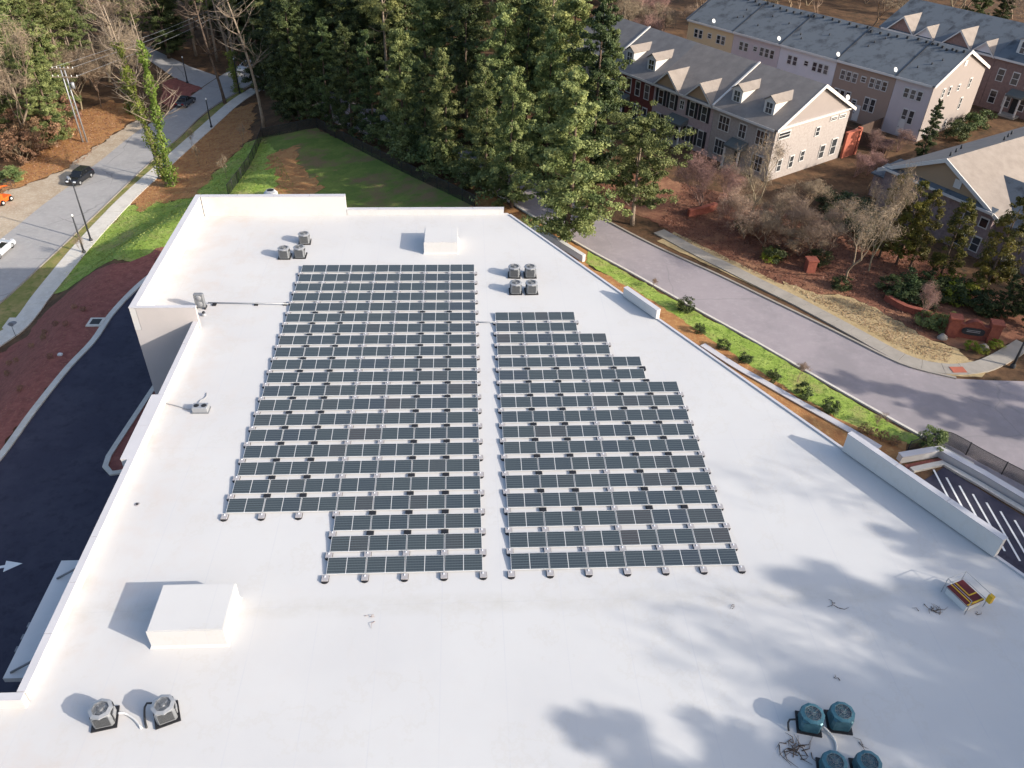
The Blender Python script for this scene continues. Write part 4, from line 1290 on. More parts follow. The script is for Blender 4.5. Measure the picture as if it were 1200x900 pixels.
# end house with two dormers
r = house('townhouse', A, 4.9, 'grey-brick end townhouse with two dormers and a pale gable end', ga)
rf = gable_box(A, r, 0.0, 9.8, 'brick_grey', 'shingle_taupe', over0=0.4)
rake_trim(A, r, 0.0, 0.4, rf)
k = A.k
gw = MB().prism([(-0.0 + 0.05, A.he + 0.1), (A.W - 0.05, A.he + 0.1), (A.W / 2, A.hr - 0.05)], -0.05, -0.004 + 0.02, lambda q, z, t: A.P(t, q, z)).build('gable_siding', MATS['siding_beige'], r, r)
MB().box(-0.3, -0.05, A.he - 0.12, -0.002, A.W + 0.05, A.he + 0.08, lambda t, q, z: A.P(t, q, z)).build('pent_board', MATS['trim'], gw, r)
for tt in (1.9, 7.9):
    window(A, r, 'f', tt, 4.0, 1.6, 1.7, 3, 2); window(A, r, 'f', tt, 0.9, 1.6, 1.8, 3, 2)
window(A, r, 'f', 4.9, 4.0, 1.0, 1.6)
dormer(A, r, 2.6); dormer(A, r, 7.6)
porch(A, r, 4.9)
for q_, z_, w_, h_ in ((1.9, 1.0, .7, 1.4), (4.2, 1.0, .7, 1.4), (6.2, 1.4, .7, 1.2), (10.2, 0.9, .9, 1.6), (12.5, 0.9, 1.0, 2.0), (8.2, 4.2, .7, 1.0), (11.0, 5.6, 1.2, .35), (12.7, 5.6, 1.2, .35), (1.6, 5.2, 2.0, 0.7)):
    window(A, r, 'e', q_, z_, w_, h_, 1, 2)
# pink house with twin front gables
r = house('townhouse', A, 15.1, 'pinkish brick townhouse with twin front gables and black shutters', ga)
pink_house = r
gable_box(A, r, 9.8, 20.5, 'brick_pink', 'shingle_taupe')
front_gable(A, r, 12.3, 4.4, 2.0, 'siding_tan', 'shingle_tan'); front_gable(A, r, 18.0, 4.4, 2.0, 'siding_tan', 'shingle_tan')
for tt in (11.3, 13.4, 17.0, 19.1):
    window(A, r, 'f', tt, 4.1, 0.8, 1.8, 1, 2, True)
    window(A, r, 'f', tt, 0.8, 0.8, 2.0, 1, 2, True)
window(A, r, 'f', 15.2, 4.6, 0.6, 1.0)
porch(A, r, 15.2, 3.0)
# dark red house
r = house('townhouse', A, 25.1, 'dark red brick townhouse with two dormers, half hidden by evergreens', ga)
red_house = r
gable_box(A, r, 20.5, 29.7, 'brick_dark', 'shingle_grey')
dormer(A, r, 22.7); dormer(A, r, 27.0)
for tt in (21.8, 23.6, 25.4, 27.2, 28.7):
    window(A, r, 'f', tt, 4.0, 0.8, 1.8, 1, 2)
    if tt not in (25.4, 27.2): window(A, r, 'f', tt, 0.8, 0.8, 1.9, 1, 2)
porch(A, r, 26.3, 2.8)
r = house('townhouse', A, 35.0, 'grey-roofed townhouse mostly hidden behind the tall evergreens', ga)
gable_box(A, r, 29.7, 40.0, 'brick_grey', 'shingle_grey', over1=0.4)
for tt in (32, 35, 38): window(A, r, 'f', tt, 4.0, 0.9, 1.8, 1, 2); window(A, r, 'f', tt, 0.8, 0.9, 1.8, 1, 2)
# white fire-wall strips crossing the roof
for tt, own in ((9.8, pink_house), (29.7, red_house)):
    MB().prism([(-0.45, A.he - 0.45 * k + 0.225), (A.W / 2, A.hr + 0.275), (A.W / 2, A.hr + 0.42), (-0.45, A.he - 0.45 * k + 0.37)], tt - 0.12, tt + 0.12, lambda q, z, t: A.P(t, q, z)).build('roof_strip', MATS['trim'], own, own)

# second row, seen from behind
Bm = Row((61.0, 46.0), (-0.6, 0.8), 14.5, 7.6, 10.7)
gb = 'townhouses of the second row'
spans = [(0.0, 5.25, 'siding_mauve', 'mauve end townhouse with a tall blank beige gable wall'), (5.25, 14.4, 'siding_brown', 'brown townhouse seen from behind, with rows of white-framed windows'),
         (14.4, 23.95, 'siding_white', 'white-lilac townhouse seen from behind, between pink and brown ones'), (23.95, 32.65, 'siding_pink', 'pink townhouse seen from behind, next to the cream one'),
         (32.65, 41.8, 'siding_cream', 'cream-yellow townhouse seen from behind, last of its row')]
for i, (t0, t1, wm, lab) in enumerate(spans):
    r = house('townhouse', Bm, (t0 + t1) / 2, lab, gb)
    rf = gable_box(Bm, r, t0, t1, wm, 'shingle_slate', over0=0.35 if i == 0 else 0, over1=0.35 if i == 4 else 0)
    w_ = t1 - t0
    if i == 0:
        rake_trim(Bm, r, 0.0, 0.35, rf)
        MB().prism([(0.03, 0), (0.03, Bm.he), (Bm.W / 2, Bm.hr - 0.03), (Bm.W - 0.03, Bm.he), (Bm.W - 0.03, 0)], -0.05, 0.01, lambda q, z, t: Bm.P(t, q, z)).build('gable_siding', MATS['siding_beige'], r, r)
        for q_, z_, h_ in ((3.3, 5.4, 1.1), (5.0, 5.4, 1.1), (7.6, 5.6, .7), (10.8, 5.4, 1.2), (2.8, 2.6, 1.6), (9.9, 2.6, 1.5), (1.5, 0.4, 1.0), (7.2, 0.6, 0.7)):
            window(Bm, r, 'e', q_, z_, 0.55, h_, 1, 2, t0=-0.05)
        MB().box(-0.12, 6.9, 8.9, -0.055, 7.6, 9.6, lambda t, q, z: Bm.P(t, q, z)).build('gable_vent', MATS['trim'], r, r)
        sp_ = [(2.4, 5.2, 3), (2.2, 2.0, 2)]
    else:
        sp_ = [(t0 + w_ * 0.25, 5.2, 3 if i in (1, 2, 3) else 2), (t0 + w_ * 0.75, 5.2, 3 if i == 1 else 2), (t0 + w_ * 0.5, 5.6, 1)]
        if i in (1, 2): sp_ += [(t0 + w_ * 0.78, 2.0, 3), (t0 + w_ * 0.3, 2.0, 2)]
        sp_ += [(t0 + w_ * 0.55, 2.3, 1)]
    for tc_, z_, n_ in sp_:
        for j in range(n_):
            hh = 1.15 if z_ > 4 else 1.7
            if n_ == 1: hh = 0.6
            window(Bm, r, 'f', tc_ + (j - (n_ - 1) / 2) * 0.95, z_, 0.62, hh, 1, 2)
    dr = MB().box(t0 + w_ * 0.42, -0.06, 0.2, t0 + w_ * 0.42 + 0.95, -0.003, 2.4, lambda t, q, z: Bm.P(t, q, z)).build('door', MATS['trim'], r, r)
    MB().box(t0 + w_ * 0.42 + 0.75, -0.12, 1.2, t0 + w_ * 0.42 + 0.82, -0.064, 1.35, lambda t, q, z: Bm.P(t, q, z)).build('handle', MATS['dark_steel'], dr, r)
    # flues and ridge vents
    for j in range(7):
        tv = t0 + 0.5 + (w_ - 1.0) * j / 6 + random.uniform(-.15, .15)
        qv = Bm.W / 2 - random.uniform(0.4, 1.2)
        zv = Bm.he + Bm.k * qv + 0.2
        MB().box(tv - 0.14, qv - 0.14, zv - 0.1, tv + 0.14, qv + 0.14, zv + 0.35, lambda t, q, z: Bm.P(t, q, z)).build('flue', MATS['dark_steel'], rf, r)
    for j in range(3):
        tv, qv = t0 + random.uniform(0.8, w_ - 0.8), random.uniform(1.5, Bm.W / 2 - 1.5)
        zv = Bm.he + Bm.k * qv + 0.2
        MB().tube([Bm.P(tv, qv, zv), Bm.P(tv, qv, zv + 0.3)], 0.09, 6).build('vent_stack', MATS['dark_steel'], rf, r)
    MB().prism([(-0.46, Bm.he - 0.46 * Bm.k + 0.225), (Bm.W / 2, Bm.hr + 0.275), (Bm.W / 2, Bm.hr + 0.36), (-0.46, Bm.he - 0.46 * Bm.k + 0.31)], t1 - 0.13, t1 - 0.02, lambda q, z, t: Bm.P(t, q, z)).build('party_wall_cap', MATS['dark_steel'], rf, r)
# satellite dishes on the eaves
def dish(row, t, q, z, label):
    p = row.P(t, q, z)
    r = thing('satellite_dish', p, label, 'satellite dish', 'satellite dishes on the townhouses')
    m = MB().tube([p, (p[0], p[1], p[2] + 0.5)], 0.03, 6)
    m.build('mast', MATS['grey_steel'], r, r)
    a = MB().lathe([(0.0, 0.0), (0.14, 0.015), (0.26, 0.055), (0.32, 0.10)], (0, 0, 0), 16)
    o = link('reflector', a.mesh('reflector'), MATS['white_paint'], r)
    o.location = (0, 0, 0.55)
    o.rotation_euler = Vector((0.35, -0.8, 0.5)).to_track_quat('Z', 'Y').to_euler()
for t_, nm in ((5.4, 'brown'), (14.2, 'white-lilac'), (24.2, 'pink'), (36.5, 'cream')):
    dish(Bm, t_ + 0.3, -0.2, Bm.he - 0.45 * Bm.k + 0.3, 'white satellite dish on the eave of the %s townhouse' % nm)
dish(A, 0.6, A.W - 0.5, A.he + 0.6, 'white satellite dish at the rear eave of the grey-brick end townhouse')

# third row far right
Cr = Row((67.2, 77.0), (0.545, -0.838), 14, 7.4, 10.6)
Cr.n = Vector((0.838, 0.545))
gc = 'brick townhouses of the far row'
for i, (t0, t1, lab) in enumerate(((0, 9.6, 'far brown-brick townhouse with one pale front gable, first of its row'), (9.6, 19.2, 'far brown-brick townhouse with a pale front gable, middle of its row'), (19.2, 29, 'far brick townhouse with a white dormer, last of its row'))):
    r = house('townhouse', Cr, (t0 + t1) / 2, lab, gc)
    gable_box(Cr, r, t0, t1, 'brick_brown', 'shingle_slate', over0=0.4 if i == 0 else 0)
    if i < 2:
        front_gable(Cr, r, t0 + 3.4, 4.6, 2.2, 'brick_brown', 'shingle_tan'); front_gable(Cr, r, t0 + 7.6, 3.2, 1.5, 'siding_white', 'shingle_tan')
    else:
        dormer(Cr, r, t0 + 3.0, 2.2, 1.9); dormer(Cr, r, t0 + 7.0, 2.2, 1.9)
    for j in range(4):
        window(Cr, r, 'f', t0 + 1.5 + j * 2.2, 4.2, 0.9, 1.6, 1, 2)
        window(Cr, r, 'f', t0 + 1.5 + j * 2.2, 1.0, 0.9, 1.7, 1, 2)
    porch(Cr, r, t0 + 5.0, 2.4)

# brick villa with the broad tan roof: its gable looks to the road
D = Row((46.2, 24.6), (0.48, -0.877), 13.2, 5.0, 8.3)
D.n = Vector((0.877, 0.48))
r = thing('villa', D.P(6.5, 2, 0), 'mauve brick villa with a tan-sided gable and broad pale shingle roof', 'house')
Wd, hed, hrd, Ld = 13.2, 5.0, 8.3, 34.0
DP = lambda p, z, q: D.P(p, q, z)
MB().prism([(0, 0), (0, hed), (Wd / 2, hrd), (Wd, hed), (Wd, 0)], 0.0, Ld, DP).build('wall', MATS['brick_mauve'], r, r)
MB().prism([(0.6, hed + 0.35), (Wd - 0.6, hed + 0.35), (Wd / 2, hrd - 0.05)], -0.06, 0.01, DP).build('gable_siding', MATS['siding_tan'], r, r)
sl_ = (hrd - hed) / (Wd / 2)
ro = MB()
oh = 0.7
ro.prism([(-oh, hed - oh * sl_ + 0.05), (Wd / 2, hrd + 0.05), (Wd / 2, hrd + 0.32), (-oh, hed - oh * sl_ + 0.28)], -0.5, Ld + 0.4, DP)
ro.prism([(Wd + oh, hed - oh * sl_ + 0.05), (Wd / 2, hrd + 0.05), (Wd / 2, hrd + 0.32), (Wd + oh, hed - oh * sl_ + 0.28)], -0.5, Ld + 0.4, DP)
rf = ro.build('roof', MATS['shingle_tan'], r, r)
tm = MB()
for q0_, q1_ in ((-oh, Wd / 2), (Wd + oh, Wd / 2)):
    tm.prism([(q0_, hed - oh * sl_ - 0.1), (q1_, hrd - 0.1), (q1_, hrd + 0.34), (q0_, hed - oh * sl_ + 0.30)], -0.62, -0.503, DP)
tm.build('rake_board', MATS['trim'], rf, r)
# pent roof across the gable
MB().prism([(-0.75, hed + 0.36), (0.0, hed + 0.62), (0.0, hed + 0.5), (-0.75, hed + 0.2)], -0.1, Wd + 0.1, lambda q, z, p: D.P(p, q, z)).build('pent_roof', MATS['shingle_slate'], r, r)
MB().box(-0.1, -0.83, hed + 0.10, Wd + 0.1, -0.753, hed + 0.36, lambda p, q, z: D.P(p, q, z)).build('gutter', MATS['trim'], r, r)
MB().box(8.0, -0.14, 6.0, 8.8, -0.065, 6.9, lambda p, q, z: D.P(p, q, z)).build('gable_vent', MATS['trim'], r, r)
for p_ in (2.6, 10.6, 12.4):
    window(D, r, 'f', p_, 3.3, 0.8, 0.9, 1, 1)
    window(D, r, 'f', p_, 0.6, 0.8, 1.5, 1, 2)
for j in range(6):
    qv, pv = 2 + j * 3.2, Wd / 2 - 1.2 - (j % 3) * 1.3
    zv = hed + sl_ * pv + 0.2
    MB().tube([D.P(pv, qv, zv), D.P(pv, qv, zv + 0.55)], 0.1, 6).build('vent_stack', MATS['dark_steel'], rf, r)
# cross wing with its own hipped roof on the road side
MB().prism([(0, 0), (0, 4.2), (4.0, 6.6), (8.0, 4.2), (8.0, 0)], Wd - 0.5, Wd + 6.0, lambda q, z, p: D.P(p, q + 1.2, z)).build('wing_wall', MATS['brick_mauve'], r, r)
MB().prism([(-0.5, 3.95), (4.0, 6.65), (8.5, 3.95), (8.5, 4.2), (4.0, 6.95), (-0.5, 4.2)], Wd - 4.0, Wd + 6.5, lambda q, z, p: D.P(p, q + 1.2, z)).build('wing_roof', MATS['shingle_slate'], r, r)
# low lean-to on the garden side
MB().prism([(0, 0), (0, 2.6), (4.5, 3.2), (4.5, 0)], -3.2, -0.05, lambda q, z, p: D.P(p, q + 3.0, z)).build('lean_to', MATS['brick_mauve'], r, r)
MB().prism([(-0.3, 2.62), (4.8, 3.3), (4.8, 3.45), (-0.3, 2.78)], -3.5, -0.05, lambda q, z, p: D.P(p, q + 3.0, z)).build('lean_to_roof', MATS['shingle_slate'], r, r)
# terracotta garden wall behind the end townhouse
w0 = Vector(A.P(-0.2, A.W + 0.2, 0)[:2])
r = thing('garden_wall', (w0.x, w0.y, HZ), 'bright terracotta garden wall behind the grey-brick end townhouse', 'wall')
f = lambda a, b, z: tuple(w0 + A.n * a + A.d * b) + (HZ + z,)
MB().box(0.1, -0.2, 0, 2.6, 0.1, 3.2, f).build('panel', MATS['terracotta'], r, r)
MB().box(0.05, -0.3, 3.203, 2.7, 0.2, 3.4, f).build('cap', MATS['terracotta'], r, r)
MB().box(2.61, -0.32, 0, 3.0, 0.22, 3.6, f).build('pier', MATS['terracotta'], r, r)

# ------------------------------------------------------------------ trees
def clump_crown(name, H, rad, base, shape, nclump, nleaf, leaf, cr, seed, m, aspect=0.55, upb=0.5, boughs=0, rise=0.1):
    """crown of leaf clumps; with boughs the clumps sit along branches that leave open gaps between them"""
    g_ = np.random.default_rng(seed)
    C_, S_, O_ = [], [], []
    lobes = g_.uniform(0, 6.28, 5)
    def clump(c, r_, ang, n):
        d = g_.normal(size=(n, 3))
        d /= np.linalg.norm(d, axis=1, keepdims=True)
        C_.append(c + d * (r_ * g_.uniform(0.25, 1.0, size=(n, 1)) ** 0.7) * np.array([1, 1, 0.62]))
        S_.append(leaf * g_.uniform(0.5, 1.4, n))
        O_.append(d * 0.6 + np.array([math.cos(ang), math.sin(ang), 0.3]) * 0.6)
    if boughs:
        per = max(2, nclump // boughs)
        ang = g_.uniform(0, 6.28)
        for k in range(boughs):
            f = min(0.985, max(0.0, (k + g_.uniform(-0.8, 0.8)) / boughs)) ** shape
            ang += 2.4 + g_.normal() * 0.5
            L = rad(f) * g_.uniform(0.5, 1.3) * (1 + 0.25 * math.sin(lobes[0] + 9 * f) * math.sin(ang + lobes[1]))
            tilt = rise + g_.normal() * 0.15 + 0.5 * max(0, f - 0.55)
            side = g_.normal() * 0.25
            for q in range(per):
                u = 0.30 + 0.75 * (q + g_.uniform(0, 0.7)) / per
                a2 = ang + side * (u - 0.3) + g_.normal() * 0.10
                c = np.array([L * u * math.cos(a2), L * u * math.sin(a2), base + (H - base) * f + L * u * tilt + g_.normal() * 0.15])
                clump(c, cr * g_.uniform(0.5, 1.2) * (0.5 + 0.5 * min(1, rad(f) / max(rad(0.3), 1e-3))), a2, int(nleaf * g_.uniform(0.6, 1.3)))
        clump(np.array([0, 0, H * 0.985]), cr * 0.45, 0.0, nleaf // 2)
    else:
        for k in range(nclump):
            f = g_.uniform(0, 1) ** shape
            ang = g_.uniform(0, 6.28)
            rr = rad(f) * (0.55 + 0.5 * g_.uniform() ** 0.6) * (1 + 0.16 * math.sin(3 * ang + lobes[0] + 5 * f) + 0.12 * math.sin(5 * ang + lobes[1] - 9 * f))
            c = np.array([rr * math.cos(ang), rr * math.sin(ang), base + (H - base) * f])
            clump(c, cr * g_.uniform(0.6, 1.25) * (0.55 + 0.45 * min(1, rad(f) / max(rad(0.3), 1e-3))), ang, int(nleaf * g_.uniform(0.7, 1.3)))
    me = leaves_mesh(name, np.concatenate(C_), np.concatenate(S_), aspect, np.concatenate(O_), upb, seed)
    me.materials.append(MATS[m])
    return me

def trunk_mesh(name, H, r0, r1, limbs, m, seed=0, bend=0.03, fork=None):
    rd = random.Random(seed)
    w = MB()
    pts, rr = [], []
    ax, ay = rd.uniform(-bend, bend), rd.uniform(-bend, bend)
    for i in range(9):
        f = i / 8
        pts.append((ax * H * math.sin(f * 2.6), ay * H * math.sin(f * 3.1), -0.4 + (H + 0.4) * f))
        rr.append(r0 + (r1 - r0) * f + (0.35 * r0 if i == 0 else 0))
    w.tube(pts, rr, 7)
    for (f, L, el) in limbs:
        j = min(7, int(f * 8)); q = f * 8 - j
        p = Vector(pts[j]) * (1 - q) + Vector(pts[j + 1]) * q
        a = rd.uniform(0, 6.28)
        d = Vector((math.cos(a) * math.cos(el), math.sin(a) * math.cos(el), math.sin(el)))
        e = p + d * L + Vector((0, 0, L * 0.15))
        w.tube([p, p + d * L * 0.5, e], [r0 * 0.32 * (1 - f * 0.5), r0 * 0.2 * (1 - f * 0.5), 0.015], 5)
    me = w.mesh(name)
    me.materials.append(MATS[m])
    return me

SPRAY = {}
def bare_mesh(name, H, spread, m, seed, depth=5, r0=0.16, stems=1, up=0.55, twig=3, spray=5):
    """leafless tree: forks of tapering twigs"""
    rd = random.Random(seed)
    w = MB()
    tips = []
    def grow(p, d, L, r, lev):
        n = 2 if lev < depth else 1
        mid = p + d * L * 0.5 + Vector((rd.gauss(0, .06), rd.gauss(0, .06), rd.gauss(0, .04))) * L
        e = p + d * L + Vector((rd.gauss(0, .08), rd.gauss(0, .08), 0.04)) * L
        w.tube([p, mid, e], [r, r * 0.82, r * 0.62], 5 if lev < 2 else 3, cap=False)
        if lev >= depth - 1: tips.append(tuple(e))
        if lev >= depth: return
        kids = rd.choice((2, 3, 3)) if lev < depth - 1 else twig
        for k in range(kids):
            a = rd.uniform(0, 6.28)
            el = rd.uniform(0.35, 0.85) * spread
            side = d.orthogonal().normalized()
            side.rotate(Matrix.Rotation(a, 3, d))
            nd = (d * math.cos(el) + side * math.sin(el) + Vector((0, 0, up * 0.25))).normalized()
            st = mid if (k == 2 and rd.random() < 0.6) else e
            grow(st, nd, L * rd.uniform(0.6, 0.85), r * rd.uniform(0.5, 0.68), lev + 1)
    for s_ in range(stems):
        d = Vector((rd.gauss(0, .12 + 0.15 * (stems > 1)), rd.gauss(0, .12 + 0.15 * (stems > 1)), 1)).normalized()
        grow(Vector((rd.gauss(0, .1) * (stems > 1), rd.gauss(0, .1) * (stems > 1), -0.2)), d, H * (0.30 if stems == 1 else 0.27), r0, 0)
    me = w.mesh(name)
    me.materials.append(MATS[m])
    g_ = np.random.default_rng(seed)
    T = np.array(tips)
    T = np.repeat(T, spray, 0) + g_.normal(size=(len(tips) * spray, 3)) * (0.035 * H)
    sp_ = leaves_mesh('twig_spray', T, g_.uniform(0.15, 0.4, len(T)) * (H / 9.0), 0.045, None, 0.0, seed)
    sp_.materials.append(MATS[m])
    SPRAY[me.name] = sp_
    return me

PROTO = {}
def proto_set(kind, n, make):
    PROTO[kind] = [make(i) for i in range(n)]
# unit trees are modelled at a set height and scaled in place; (height, trunk mesh, crown mesh)
def mk_ever(i):
    H = 15.0
    rad = lambda f: 3.3 * (1 - f) ** 0.6 * min(1, 0.72 + 1.6 * f) + 0.3
    return (H, trunk_mesh('trunk', H * 0.93, 0.24, 0.04, [(0.15 + 0.08 * k, 2.2 * (1 - 0.08 * k), 0.3) for k in range(9)], 'bark', i),
            clump_crown('crown', H, rad, 0.9, 1.15, 450, 92, 0.112, 0.60, 10 + i, 'leaf_evergreen', boughs=84, rise=0.25))
def mk_dark(i):
    H = 20.0
    rad = lambda f: 3.9 * (1 - f) ** 0.6 * min(1, 0.72 + 1.5 * f) + 0.35
    return (H, trunk_mesh('trunk', H * 0.93, 0.3, 0.05, [(0.15 + 0.08 * k, 2.6 * (1 - 0.08 * k), 0.25) for k in range(9)], 'bark', 30 + i),
            clump_crown('crown', H, rad, 1.3, 1.1, 440, 88, 0.135, 0.72, 40 + i, 'leaf_dark', boughs=84, rise=0.15))
def mk_pine(i):
    H = 23.0
    rad = lambda f: 3.4 * math.sin(math.pi * min(1, 0.16 + 0.86 * f)) ** 0.8 + 0.2
    return (H, trunk_mesh('trunk', H * 0.95, 0.27, 0.06, [(0.45 + 0.05 * k, 2.8, 0.25) for k in range(10)], 'pale_bark', 60 + i),
            clump_crown('crown', H, rad, H * 0.45, 0.9, 150, 85, 0.22, 0.85, 70 + i, 'leaf_pine', 0.25, 0.7, boughs=34, rise=0.2))
def mk_sparse(i):
    H = 24.0
    rad = lambda f: 3.8 * math.sin(math.pi * min(1, 0.16 + 0.84 * f)) ** 0.8 + 0.2
    return (H, trunk_mesh('trunk', H * 0.95, 0.27, 0.06, [(0.45 + 0.05 * k, 3.0, 0.25) for k in range(10)], 'pale_bark', 66 + i),
            clump_crown('crown', H, rad, H * 0.42, 0.9, 96, 60, 0.20, 0.85, 76 + i, 'leaf_pine', 0.22, 0.7, boughs=26, rise=0.2))
def mk_round(i):
    H = 11.0
    rad = lambda f: 3.7 * math.sin(math.pi * min(1, 0.14 + 0.80 * f)) ** 0.75 + 0.1
    return (H, trunk_mesh('trunk', H * 0.85, 0.22, 0.05, [(0.25 + 0.06 * k, 2.4, 0.5) for k in range(9)], 'pale_bark', 90 + i),
            clump_crown('crown', H, rad, 2.4, 1.0, 340, 95, 0.115, 0.64, 100 + i, 'leaf_evergreen', boughs=62, rise=0.35))
def mk_cyp(i):
    H = 8.0
    rad = lambda f: 1.15 * math.sin(math.pi * min(1, 0.2 + 0.78 * f)) ** 0.7 + 0.08
    return (H, trunk_mesh('trunk', H * 0.9, 0.12, 0.03, [(0.2 + 0.08 * k, 0.9, 0.9) for k in range(8)], 'bark', 120 + i),
            clump_crown('crown', H, rad, 1.2, 1.0, 110, 90, 0.10, 0.42, 130 + i, 'leaf_cypress', 0.4, 0.9))
def mk_bare(i):
    return (10.0, None, bare_mesh('branches', 10.0, 0.75, 'twig_grey', 150 + i, 6, 0.16, 1, 0.6))
def mk_barered(i):
    return (6.0, None, bare_mesh('branches', 6.5, 0.62, 'twig_red', 170 + i, 5, 0.06, 4, 0.8, 4))
def mk_barebrown(i):
    return (9.0, None, bare_mesh('branches', 9.0, 0.7, 'twig_brown', 190 + i, 6, 0.10, 2, 0.5))
def mk_shrub(i):
    rad = lambda f: 0.55 * math.sin(math.pi * min(1, 0.25 + 0.65 * f)) ** 0.6
    return (1.0, None, clump_crown('foliage', 1.0, rad, 0.1, 0.9, 36, 60, 0.05, 0.24, 210 + i, 'leaf_dark', 0.5))
def mk_lime(i):
    rad = lambda f: 0.6 * math.sin(math.pi * min(1, 0.25 + 0.65 * f)) ** 0.6
    return (1.0, None, clump_crown('foliage', 1.0, rad, 0.1, 0.9, 34, 50, 0.06, 0.24, 220 + i, 'leaf_lime', 0.4))
def mk_green(i):
    rad = lambda f: 0.6 * math.sin(math.pi * min(1, 0.25 + 0.65 * f)) ** 0.6
    return (1.0, None, clump_crown('foliage', 1.0, rad, 0.1, 0.9, 36, 60, 0.055, 0.24, 230 + i, 'leaf_evergreen', 0.5))
def mk_brownbush(i):
    rad = lambda f: 1.6 * math.sin(math.pi * min(1, 0.25 + 0.65 * f)) ** 0.6
    return (3.2, bare_mesh('stems', 3.2, 0.8, 'twig_brown', 250 + i, 4, 0.05, 3, 0.6),
            clump_crown('crown', 3.2, rad, 0.4, 0.9, 70, 45, 0.085, 0.42, 240 + i, 'leaf_brown', 0.5))
proto_set('ever', 4, mk_ever); proto_set('dark', 4, mk_dark); proto_set('pine', 4, mk_pine); proto_set('round', 2, mk_round); proto_set('sparse', 3, mk_sparse)
proto_set('cyp', 3, mk_cyp); proto_set('bare', 3, mk_bare); proto_set('barered', 2, mk_barered); proto_set('barebrown', 3, mk_barebrown)
proto_set('shrub', 3, mk_shrub); proto_set('lime', 2, mk_lime); proto_set('green', 2, mk_green); proto_set('brownbush', 3, mk_brownbush)
NAMES = {'sparse': 'pine_tree', 'ever': 'evergreen_tree', 'dark': 'evergreen_tree', 'pine': 'pine_tree', 'round': 'evergreen_tree', 'cyp': 'cypress_tree', 'bare': 'bare_tree',
         'barered': 'bare_tree', 'barebrown': 'bare_tree', 'shrub': 'shrub', 'lime': 'shrub', 'green': 'shrub', 'brownbush': 'brown_shrub'}
CATS = {'shrub': 'shrub', 'lime': 'shrub', 'green': 'shrub', 'brownbush': 'shrub'}
count = {}
ROAD_POLY = catmull(near_k, 2) + catmull(far_k, 2)
def off_road(xy):
    """keep stems off the carriageways"""
    bad = lambda x, y: any(inside(P_, x + dx, y + dy) for P_ in (ROAD_POLY, STREET_POLY) for dx, dy in ((0, 0), (0.5, 0), (-0.5, 0), (0, 0.5), (0, -0.5)))
    if not bad(*xy): return xy
    for rr in (0.6, 1.2, 1.8, 2.6, 3.4, 4.4, 5.4, 6.5):
        for k in range(16):
            a = math.pi * (k + 2) / 8
            x, y = xy[0] + rr * math.cos(a), xy[1] + rr * math.sin(a)
            if not bad(x, y): return (x, y)
    return xy
def plant(kind, xy, h, label, group=None, wide=1.0, z=None, lean=(0, 0), var=None):
    i = count.get(kind, 0); count[kind] = i + 1
    H, tm, cm = PROTO[kind][(i if var is None else var) % len(PROTO[kind])]
    x, y = off_road(xy)
    r = bpy.data.objects.new(NAMES[kind], None)
    col.objects.link(r)
    s = h / H
    r.location = (x, y, gz(x, y) if z is None else z)
    r.scale = (s * wide, s * wide, s)
    r.rotation_euler = (lean[0], lean[1], random.uniform(0, 6.28))
    tag(r, label, CATS.get(kind, 'tree'), group)
    if tm is not None:
        link('trunk' if kind != 'brownbush' else 'stems', tm, None, r)
    link(cm.name.split('.')[0], cm, None, r)
    if cm.name in SPRAY:
        link('twig_spray', SPRAY[cm.name], None, r)
    return r

gt = 'evergreens along the road'
plant('ever', (9.59, 16.66), 17.5, 'tall bright evergreen standing at the near kerb right beside the white roof', gt, 1.2)
plant('round', (17.56, 21.01), 11.5, 'rounded evergreen across the road in front of the dark red townhouse', gt, 1.1)
plant('ever', (4.59, 25.86), 15.5, 'slim evergreen at the road bend, left neighbour of the kerbside evergreen', gt, 0.85)
plant('ever', (-3.15, 37.17), 15.0, 'slim evergreen overhanging the shaded road by the basin fence corner', gt, 0.85)
plant('ever', (-8.76, 45.93), 16.0, 'broad evergreen with a sunlit flank beside the basin fence', gt, 1.0)
plant('dark', (14.04, 31.15), 21, 'very tall evergreen behind the kerbside evergreen', gt, 0.95)
plant('ever', (11.70, 38.41), 20, 'tall evergreen over the road, hiding the grey-roofed townhouse', gt, 1.1)
plant('dark', (-13.70, 52.58), 15, 'dark evergreen at the basin fence beside the sunlit-flanked one', gt, 0.9)
plant('pine', (10.14, 45.66), 24, 'high pine above the townhouse end with bare lower trunk', gt, 1.0)
plant('ever', (17.19, 42.75), 15, 'evergreen pressed against the front of the hidden townhouse', gt, 1.0)

